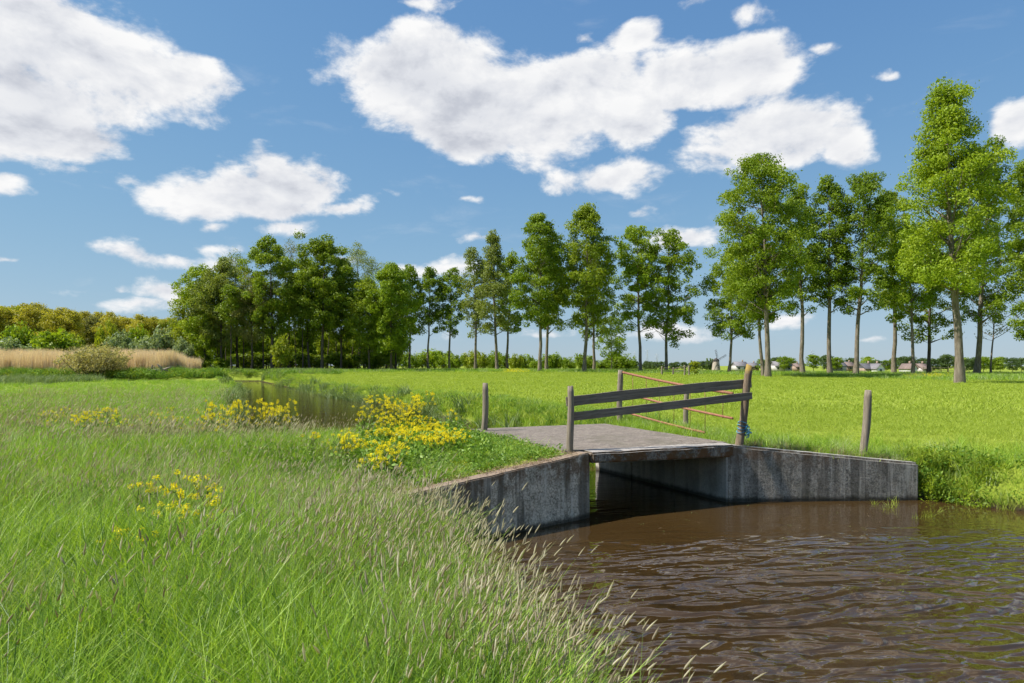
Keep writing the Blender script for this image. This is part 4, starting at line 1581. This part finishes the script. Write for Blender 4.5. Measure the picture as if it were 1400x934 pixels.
# --- seed heads
fox = [foxtails('f', 240 + k, 9, .19, .60, ((.10, .05), (.25, .0), (.02, .1), (.18, -.08))[k]) for k in range(4)]
x, y = polar(4200, 2.4, 17, A0, A1 + .1)
lf, d = left_side(x, y)
patch = np.array([mnoise.noise(Vector((a * .45, b * .45, 11.0))) for a, b in zip(x, y)])
dens = np.clip(.36 + .9 * patch + .75 * np.exp(-(d / 1.1) ** 2) + .30 * sm(y, 4.5, 7.5), .10, 1)
wallside = sm(y, 6.0, 8.0) * np.exp(-(d / 1.0) ** 2)
dens = dens * (1 - .72 * wallside) - .24 * (1 - sm(y, 3.6, 6.5)) * (x < -.6)
ok = lf & (d > .03) & ~on_bridge(x, y, .3) & (RG.uniform(size=len(x)) < dens) & ~((x > -2.6) & (y > 9.9) & (y < 18))
put('foxtail_grass', x, y, ok, fox, 'pale nodding foxtail seed heads standing above the meadow grass', 'grass', .75, 1.25, .17, lean=(.06, .02), hz=1 - .30 * wallside)
foxb = [foxtails('f', 250 + k, 14, .35, .62, (.15, .05), .085, .007, .005) for k in range(3)]
x, y = polar(2600, 13, 45, A0, A1 - .3)
lf, d = left_side(x, y)
patch = np.array([mnoise.noise(Vector((a * .2, b * .2, 15.0))) for a, b in zip(x, y)])
put('foxtail_grass', x, y, lf & (d > .2) & (RG.uniform(size=len(x)) < np.clip(.50 + 1.0 * patch, 0, 1)) & ~((x > -4) & (y < 19)), foxb, 'grey haze of foxtail seed heads over the farther meadow', 'grass', .8, 1.2, .1, lean=(.1, .03))

# --- the grazed field on the right
fld = [tuft('g', 260 + k, 60, .30, .085, .009, .8, 'field') for k in range(4)]
fld2 = [tuft('g', 266 + k, 70, .75, .10, .022, .9, 'field') for k in range(5)]
x, y = polar(9000, 12.5, 30, R(-14), R(44), 2)
d, _ = shore(x, y)
lf = left_side(x, y)[0]
put('field_grass', x, y, (d > .1) & ~lf & ~on_bridge(x, y, .04), fld, 'short bright grass of the field behind the bridge', 'grass', .8, 1.4, .1)
x, y = polar(19000, 26, 108, R(-24), R(43), 2)
d, _ = shore(x, y)
lf = left_side(x, y)[0]
put('field_grass', x, y, (d > .5) & ~lf, fld2, 'short bright grass of the wide field before the poplars', 'grass', .8, 1.5, .1)
# longer fringe along the banks and the foot of walls on the field side
fr = [tuft('g', 280 + k, 30, .16, .30, .010, .7, 'grass') for k in range(3)] + [tuft('g', 284, 24, .16, .30, .009, .7, 'grass_pale')]
x, y = polar(22000, 10, 60, R(-24), R(45))
d, _ = shore(x, y)
lf = left_side(x, y)[0]
fringe = (d > .02) & (d < 2.4) & ~lf & ~on_bridge(x, y, .02)
fringe &= RG.uniform(size=len(x)) < np.exp(-(d / 1.6) ** 2)
put('bank_grass', x, y, fringe, fr, 'longer grass along the field side of the banks', 'grass', .7, 1.2, .15)
# thick growth down the slopes of the upstream banks
xs, ys = [], []
for a, b, n in (((2.1, 17.6), (1.6, 20), 260), ((1.6, 20), (-.4, 26), 620), ((-.4, 26), (-4.5, 36), 760), ((-4.5, 36), (-10.7, 49.4), 700), ((-10.7, 49.4), (-20.5, 67.5), 700),
                ((-20.5, 67.5), (-31.8, 91.6), 700), ((-31.8, 91.6), (-43, 116), 500), ((-33, 81), (-45, 107), 500)):
    f = RG.uniform(0, 1, n)
    t_ = np.abs(RG.normal(0, 1.0, n)) * (1 if a[0] != -33 else -1)
    q_ = np.array([b[1] - a[1], -(b[0] - a[0])]) / math.hypot(b[0] - a[0], b[1] - a[1])
    xs.append(a[0] + (b[0] - a[0]) * f + q_[0] * t_)
    ys.append(a[1] + (b[1] - a[1]) * f + q_[1] * t_)
x, y = np.concatenate(xs), np.concatenate(ys)
d, _ = shore(x, y)
fb2 = [tuft('g', 286 + k, 44, .26, .26, .020, .8, ('grass', 'grass_deep', 'field')[k]) for k in range(3)]
put('bank_grass', x, y, (d > np.where(y > 30, .55, .12)) & ~on_bridge(x, y, .05), fb2, 'tufted green grass down the slopes of the upstream banks', 'grass', .6, 1.25, .15, zmin=-.3)
# rough verge under the row of poplars
vg = [tuft('g', 290 + k, 40, .9, .55, .05, .6, 'grass') for k in range(2)] + [tuft('g', 293, 30, .9, .6, .05, .5, 'grass_pale'), tuft('g', 294, 36, .9, .5, .05, .6, 'weed')]
n = 5900
px = RG.uniform(330, 1430, n)
yy = RG.uniform(0, 1, n)
y = np.interp(px, [330, 430, 560, 900, 1040, 1100, 1300, 1430], [94, 98, 112, 98, 92, 90, 70, 72]) + yy * np.interp(px, [330, 430, 1430], [34, 40, 45])
x = (px - 700) / F * y
d, _ = shore(x, y)
put('verge_grass', x, y, (d > 1), vg, 'rough tall verge of grass and herbs under the poplar row', 'grass', .6, 1.15, .08)

# --- weeds: along the wall top, on the banks, by the right wall
wd = [leafy('w', 300 + k, 60, .17, .16, .020, 'weed') for k in range(3)] + [leafy('w', 304, 50, .15, .10, .014, 'yellow')]
x, y = polar(5200, 8, 20, R(-14), R(10), 2)
lf, d = left_side(x, y)
put('low_weeds', x, y, lf & (d > .05) & ~on_bridge(x, y, .06) & (x > -4.5) & (RG.uniform(size=len(x)) < .8), wd, 'low leafy weeds growing behind the left wing wall', 'weeds', .6, 1.3, .2)
big = [leafy('w', 310 + k, 110, .26, .42, .034, 'weed', .3) for k in range(3)]
n = 420
x = RG.uniform(-4.5, -.5, n)
y = RG.uniform(10.5, 19, n)
lf, d = left_side(x, y)
put('tall_weeds', x, y, lf & (d > .1) & ~on_bridge(x, y, .45) & (RG.uniform(size=n) < .55), big, 'tall leafy weeds round the yellow flowers left of the bridge', 'weeds', .6, 1.2, .15)
# rank plants at the right end of the wall and along that bank
x = np.concatenate([RG.uniform(8.02, 9.3, 160), RG.uniform(8.4, 16, 420)])
y = np.concatenate([RG.uniform(12.8, 14.2, 160), RG.uniform(8.5, 13.6, 420)])
d, _ = shore(x, y)
rank = [leafy('w', 320 + k, 90, .20, .34, .026, 'bright', .3) for k in range(2)] + [leafy('w', 323, 90, .2, .36, .028, 'weed', .3), tuft('g', 324, 40, .15, .38, .013, .5, 'field')]
put('bank_plants', x, y, (d > -.12) & (d < 1.0) & ~on_bridge(x, y, .01), rank, 'lush green plants hanging over the water right of the bridge', 'plants', .6, 1.2, .2, zmin=-.5)
# leafy growth tight against the end of the right wall, and dry grass along its top
n = 26
pts = np.column_stack([RG.uniform(8.05, 8.45, n), RG.uniform(13.25, 13.75, n), RG.uniform(.0, .45, n)])
wr_ = [leafy('w', 326 + k, 90, .16, .34, .026, ('weed', 'bright')[k], .3) for k in range(2)]
scatter('bank_plants', pts, np.column_stack([RG.normal(0, .3, (n, 2)), RG.uniform(0, 6, n)]), np.repeat(RG.uniform(.6, 1.1, n)[:, None], 3, 1), RG.integers(0, 2, n), wr_,
        'dark green leaves crowding the outer end of the right wing wall', 'plants')
n = 150
f = RG.uniform(.0, 1.0, n)
P0 = R1[None] + (R2 - R1)[None] * f[:, None] + nR[None] * (T + np.abs(RG.normal(.10, .14, n)))[:, None]
dg = [tuft('g', 328 + k, 26, .12, .17, .006, .9, ('dry', 'grass_pale')[k]) for k in range(2)]
scatter('dry_grass', np.column_stack([P0, ground(P0[:, 0], P0[:, 1])]), np.column_stack([RG.normal(0, .2, (n, 2)), RG.uniform(0, 6, n)]), np.repeat(RG.uniform(.6, 1.4, n)[:, None], 3, 1),
        RG.integers(0, 2, n), dg, 'dry straw-coloured grass along the top of the right wing wall', 'grass')
# pale strap-leaved clumps along the upstream banks
sg = [tuft('g', 330 + k, 60, .45, .85, .055, .7, 'sedge') for k in range(3)]
xs, ys = [], []
for a, b, n in (((-10.7, 49.4), (-15, 56), 46), ((-15, 56), (-20.5, 67.5), 44), ((-20.5, 67.5), (-31.8, 91.6), 34), ((-4.5, 36), (-10.7, 49.4), 36), ((-.4, 26), (-4.5, 36), 30),
                ((-19.8, 49.4), (-28.5, 74), 26), ((-33, 81), (-45, 107), 40), ((-45, 107), (-62, 110), 60), ((-40, 112), (-60, 120), 60), ((-9.6, 27), (-19.8, 49.4), 50)):
    f = RG.uniform(0, 1, n)
    xs.append(a[0] + (b[0] - a[0]) * f + RG.normal(0, .55, n))
    ys.append(a[1] + (b[1] - a[1]) * f + RG.normal(0, .55, n))
x, y = np.concatenate(xs), np.concatenate(ys)
d, _ = shore(x, y)
put('sedge', x, y, (d > -.3) & (d < 2), sg, 'pale strap-leaved sedge clumps along the upstream banks', 'sedge', .6, 1.25, .15, zmin=-.6)
# dark marsh plants beyond the side ditch
mp = [tuft('g', 340 + k, 60, .6, .95, .06, .6, 'weed') for k in range(2)] + [leafy('w', 343, 150, .7, .8, .09, 'dark', .2), leafy('w', 344, 150, .7, .7, .09, 'weed', .2)]
n = 900
y = RG.uniform(82.5, 92, n)
x = RG.uniform(-78, -36.5, n)
d, _ = shore(x, y)
put('marsh_plants', x, y, (d > .1), mp, 'dark green marsh plants on the far bank of the side ditch', 'plants', .7, 1.4, .1, zmin=-.2)
n = 500
y = RG.uniform(62, 75.5, n)
x = RG.uniform(-70, -44, n)
d, _ = shore(x, y)
sgw = [tuft('g', 346 + k, 60, .6, .8, .05, .6, 'sedge') for k in range(2)]
put('marsh_plants', x, y, (d > .1), sgw, 'grey-green tall herbs at the left edge before the reeds', 'plants', .6, 1.2, .1)

# rough growth where the ditch turns off before the wood
n = 3200
x = RG.uniform(-64, -24, n)
y = RG.uniform(92, 124, n)
d, _ = shore(x, y)
tg = [tuft('g', 348, 44, .7, .6, .05, .6, 'grass'), tuft('g', 349, 44, .7, .7, .05, .6, 'sedge'), leafy('w', 345, 120, .7, .55, .08, 'weed', .2)]
put('bank_grass', x, y, (d > .8) & (d < 9), tg, 'rough grass and herbs at the far bend of the water', 'grass', .6, 1.2, .1, zmin=-.5)

# --- reed bed
rd = [tuft('g', 350 + k, 70, .75, 2.9, .050, .10, 'reed', lean=(.05, 0), hv=.2) for k in range(4)]
n = 5200
y = RG.uniform(89, 112, n)
x = RG.uniform(-95, -46, n)
px = 700 + x / y * F
hz = 1 + .16 * np.sin(x * .55 + np.sin(y * .8) * 2) * np.sin(x * .21 + 1) - .35 * np.exp(-((px - 262) / 14) ** 2)
put('reed_bed', x, y, (px < 268) & (px > -90), rd, 'pale tan bed of last year\'s dry reeds beyond the ditch', 'reeds', .80, 1.12, .06, hz=hz)

# --- bits afloat, and water plants by the right wall
fb = [leafy('w', 360, 5, .06, .002, .012, 'sedge', 6.0), leafy('w', 361, 3, .05, .002, .010, 'dry', 6.0)]
n = 300
x = RG.uniform(-1, 11, n)
y = RG.uniform(7, 13.2, n)
d, _ = shore(x, y)
ok = (d < -.1) & (RG.uniform(size=n) < sm(y, 7, 12))
x, y = x[ok], y[ok]
n = len(x)
scatter('floating_bits', np.stack([x, y, np.full(n, .006)], 1), np.stack([np.zeros(n), np.zeros(n), RG.uniform(0, 6, n)], 1),
        np.stack([RG.uniform(.5, 1.3, n)] * 2 + [np.ones(n)], 1), RG.integers(0, 2, n), fb, 'small leaves and bits drifting on the brown water', 'floating leaves')
wg = [tuft('g', 365 + k, 14, .10, .34, .012, .7, 'field') for k in range(2)]
pts = [pix(1215, 694, 0), pix(1224, 692, 0), pix(1208, 697, 0), pix(1262, 707, 0), pix(1270, 706, 0), pix(1195, 690, 0), pix(1282, 700, 0), pix(1250, 709, 0)]
n = len(pts)
scatter('water_grass', np.array(pts) - [0, 0, .06], RG.normal(0, .25, (n, 3)), np.repeat(RG.uniform(.5, 1.1, n)[:, None], 3, 1), RG.integers(0, 2, n), wg,
        'thin green blades rising from the water below the right wing wall', 'water grass')
# tall blades standing in the water at the near edge
nb = [tuft('g', 370 + k, 5, .05, .75, .012, .18, 'sedge') for k in range(2)]
pts = [(.62, 5.35, -.15), (.95, 5.2, -.15), (1.32, 5.15, -.15), (.35, 5.6, -.1), (.5, 4.9, -.1)]
scatter('water_grass', np.array(pts), RG.normal(0, .08, (5, 3)), np.repeat(RG.uniform(.8, 1.2, 5)[:, None], 3, 1), RG.integers(0, 2, 5), nb,
        'upright green blades in the water at the lower edge of the picture', 'water grass')
# dry litter along the left wall top
dl = [leafy('w', 375 + k, 40, .12, .03, .012, 'dry', 2.0) for k in range(2)]
n = 90
f = RG.uniform(.02, .97, n)
P0 = L0[None] + (L1 - L0)[None] * f[:, None] + nL[None] * RG.uniform(.06, .42, n)[:, None]
zt = .80 + .335 * f
scatter('dry_litter', np.column_stack([P0, zt + .005]), np.column_stack([np.zeros((n, 2)), RG.uniform(0, 6, n)]), np.repeat(RG.uniform(.6, 1.2, n)[:, None], 3, 1),
        RG.integers(0, 2, n), dl, 'brown dry litter and moss along the top of the left wing wall', 'litter')


# ------------------------------------------------------------------ yellow mustard plants
def mustard(seed, H, nb_, leafn=26, spread=.2):
    rg = np.random.default_rng(seed)
    st = Geo()
    heads = []
    main = np.array([rg.normal() * .06, rg.normal() * .06, H])
    mid_ = main * .5 + rg.normal(size=3) * [.02, .02, 0]
    st.tube([(0, 0, -.05), mid_, main], [.009, .007, .004], 5)
    heads.append(main)
    for k in range(nb_):
        f = rg.uniform(.25, .8)
        a = rg.uniform(0, 6.283)
        p0 = main * f
        ln = spread * rg.uniform(.5, 1.2)
        p1 = p0 + [math.cos(a) * ln, math.sin(a) * ln, (1 - f) * H * rg.uniform(.45, 1.0)]
        st.tube([p0, (p0 + p1) / 2 + [math.cos(a) * ln * .15, math.sin(a) * ln * .15, -.02], p1], [.005, .004, .003], 4)
        heads.append(p1)
    heads = np.array(heads)
    n = 24
    hid = np.repeat(np.arange(len(heads)), n)
    d = unit(rg, len(hid)) * (rg.uniform(.3, 1, len(hid)) ** .5)[:, None] * [.034, .034, .030]
    V, Fq = leaf_faces(rg, heads[hid] + d, .0125, d / .03, .25)
    bl = mesh_np('blossom', V, [Fq], LEAF['petal'], np.clip(rg.uniform(.2, .8, len(heads))[hid] + rg.normal(0, .15, len(hid)), 0, 1))
    C = np.stack([rg.normal(0, .09, leafn), rg.normal(0, .09, leafn), H * rg.uniform(.04, .62, leafn)], 1)
    V, Fq = leaf_faces(rg, C, .055, None, .2)
    lf_ = mesh_np('leaves', V, [Fq], LEAF['weed'], rg.uniform(0, 1, leafn))
    return st.mesh('stem', LEAF['stem'], True, None), lf_, bl


MU = {h: [mustard(400 + k + int(h * 10), h, 4 + int(h * 4) + k % 3, spread=.12 + .10 * h) for k in range(4)] for h in (.4, .6, .8, 1.0)}


def flower(x, y, H, label, group, k, z=None):
    hh = min(MU, key=lambda a: abs(a - H))
    ms = MU[hh][k % 4]
    o = empty('mustard_plant', (x, y, g1(x, y) if z is None else z), label, 'flower', group, RG.uniform(0, 6))
    w = .85 + .3 * RG.uniform()
    o.scale = (w, w, float(np.clip(H / hh, .85, 1.25)))
    link('stem', ms[0], o)
    link('leaves', ms[1], o)
    link('blossom', ms[2], o)


def stand(spots, label, group):
    for k, (px, top, Yd) in enumerate(spots):
        x = xat(px, Yd)
        z = g1(x, Yd)
        if z < .3:
            continue
        H = float(np.clip(zat(top, Yd) - z, .28, 1.25))
        flower(x, Yd, H, label, group, k)


rs = np.random.default_rng(21)
sp = []
for k in range(105):                                   # the big stand, tall at the back
    Yd = rs.uniform(12.2, 16.0)
    f = (Yd - 12.2) / 3.8
    px = np.interp(f, [0, .3, 1], [590, 565, 545]) + rs.normal(0, np.interp(f, [0, 1], [38, 24]))
    sp.append((px, np.interp(f, [0, .35, 1], [622, 585, 534]) + rs.uniform(-4, 34), Yd))
stand(sp, 'tall yellow mustard plant in the dense stand left of the bridge', 'mustard plants in the stand by the bridge')
stand([(rs.uniform(500, 545), rs.uniform(600, 640), rs.uniform(10.2, 12.2)) for k in range(16)] + [(rs.uniform(585, 640), rs.uniform(598, 616), rs.uniform(12.2, 13.2)) for k in range(12)],
      'short yellow mustard plant low in front of the dense stand', 'short mustard plants before the stand')
stand([(rs.uniform(335, 396), rs.uniform(545, 575), rs.uniform(13.5, 15.5)) for k in range(12)], 'yellow mustard plant in the tight clump against the upstream water', 'mustard clump against the water')
stand([(rs.uniform(272, 332), rs.uniform(546, 575), rs.uniform(13.5, 16)) for k in range(13)], 'yellow mustard plant in the clump just left of the upstream water', 'mustard clump left of the water')
stand([(rs.uniform(40, 262), rs.uniform(556, 582), rs.uniform(15, 21)) for k in range(34)], 'small yellow mustard plant scattered across the left meadow', 'mustard scattered in the meadow')
stand([(rs.uniform(395, 500), rs.uniform(588, 620), rs.uniform(10.8, 13)) for k in range(11)], 'yellow mustard plant in the gap between the water clump and the stand', 'mustard between clump and stand')
stand([(258, 646, 6.6), (280, 652, 6.7), (236, 690, 6.0), (250, 672, 6.3), (297, 672, 6.5), (272, 690, 6.1), (196, 658, 6.9), (244, 700, 5.9)], 'yellow mustard plant among the tall grass in the near meadow', 'mustard in the near meadow')
stand([(165, 726, 5.3), (190, 738, 5.2)], 'single low yellow mustard flower left of the near group', 'lone mustard in the near grass')
# yellow patches far off in the verge
yf = [leafy('w', 390, 60, .8, .6, .05, 'petal', .5)]
px = np.concatenate([RG.normal(705, 14, 40), RG.normal(1272, 16, 60)])
y = np.concatenate([RG.uniform(103, 112, 40), RG.uniform(78, 84, 60)])
x = (px - 700) / F * y
put('verge_flowers', x, y, np.ones(len(x), bool), yf, 'yellow flower patches in the verge under the poplars', 'flowers', .5, 1.0, .1, sink=-.1)
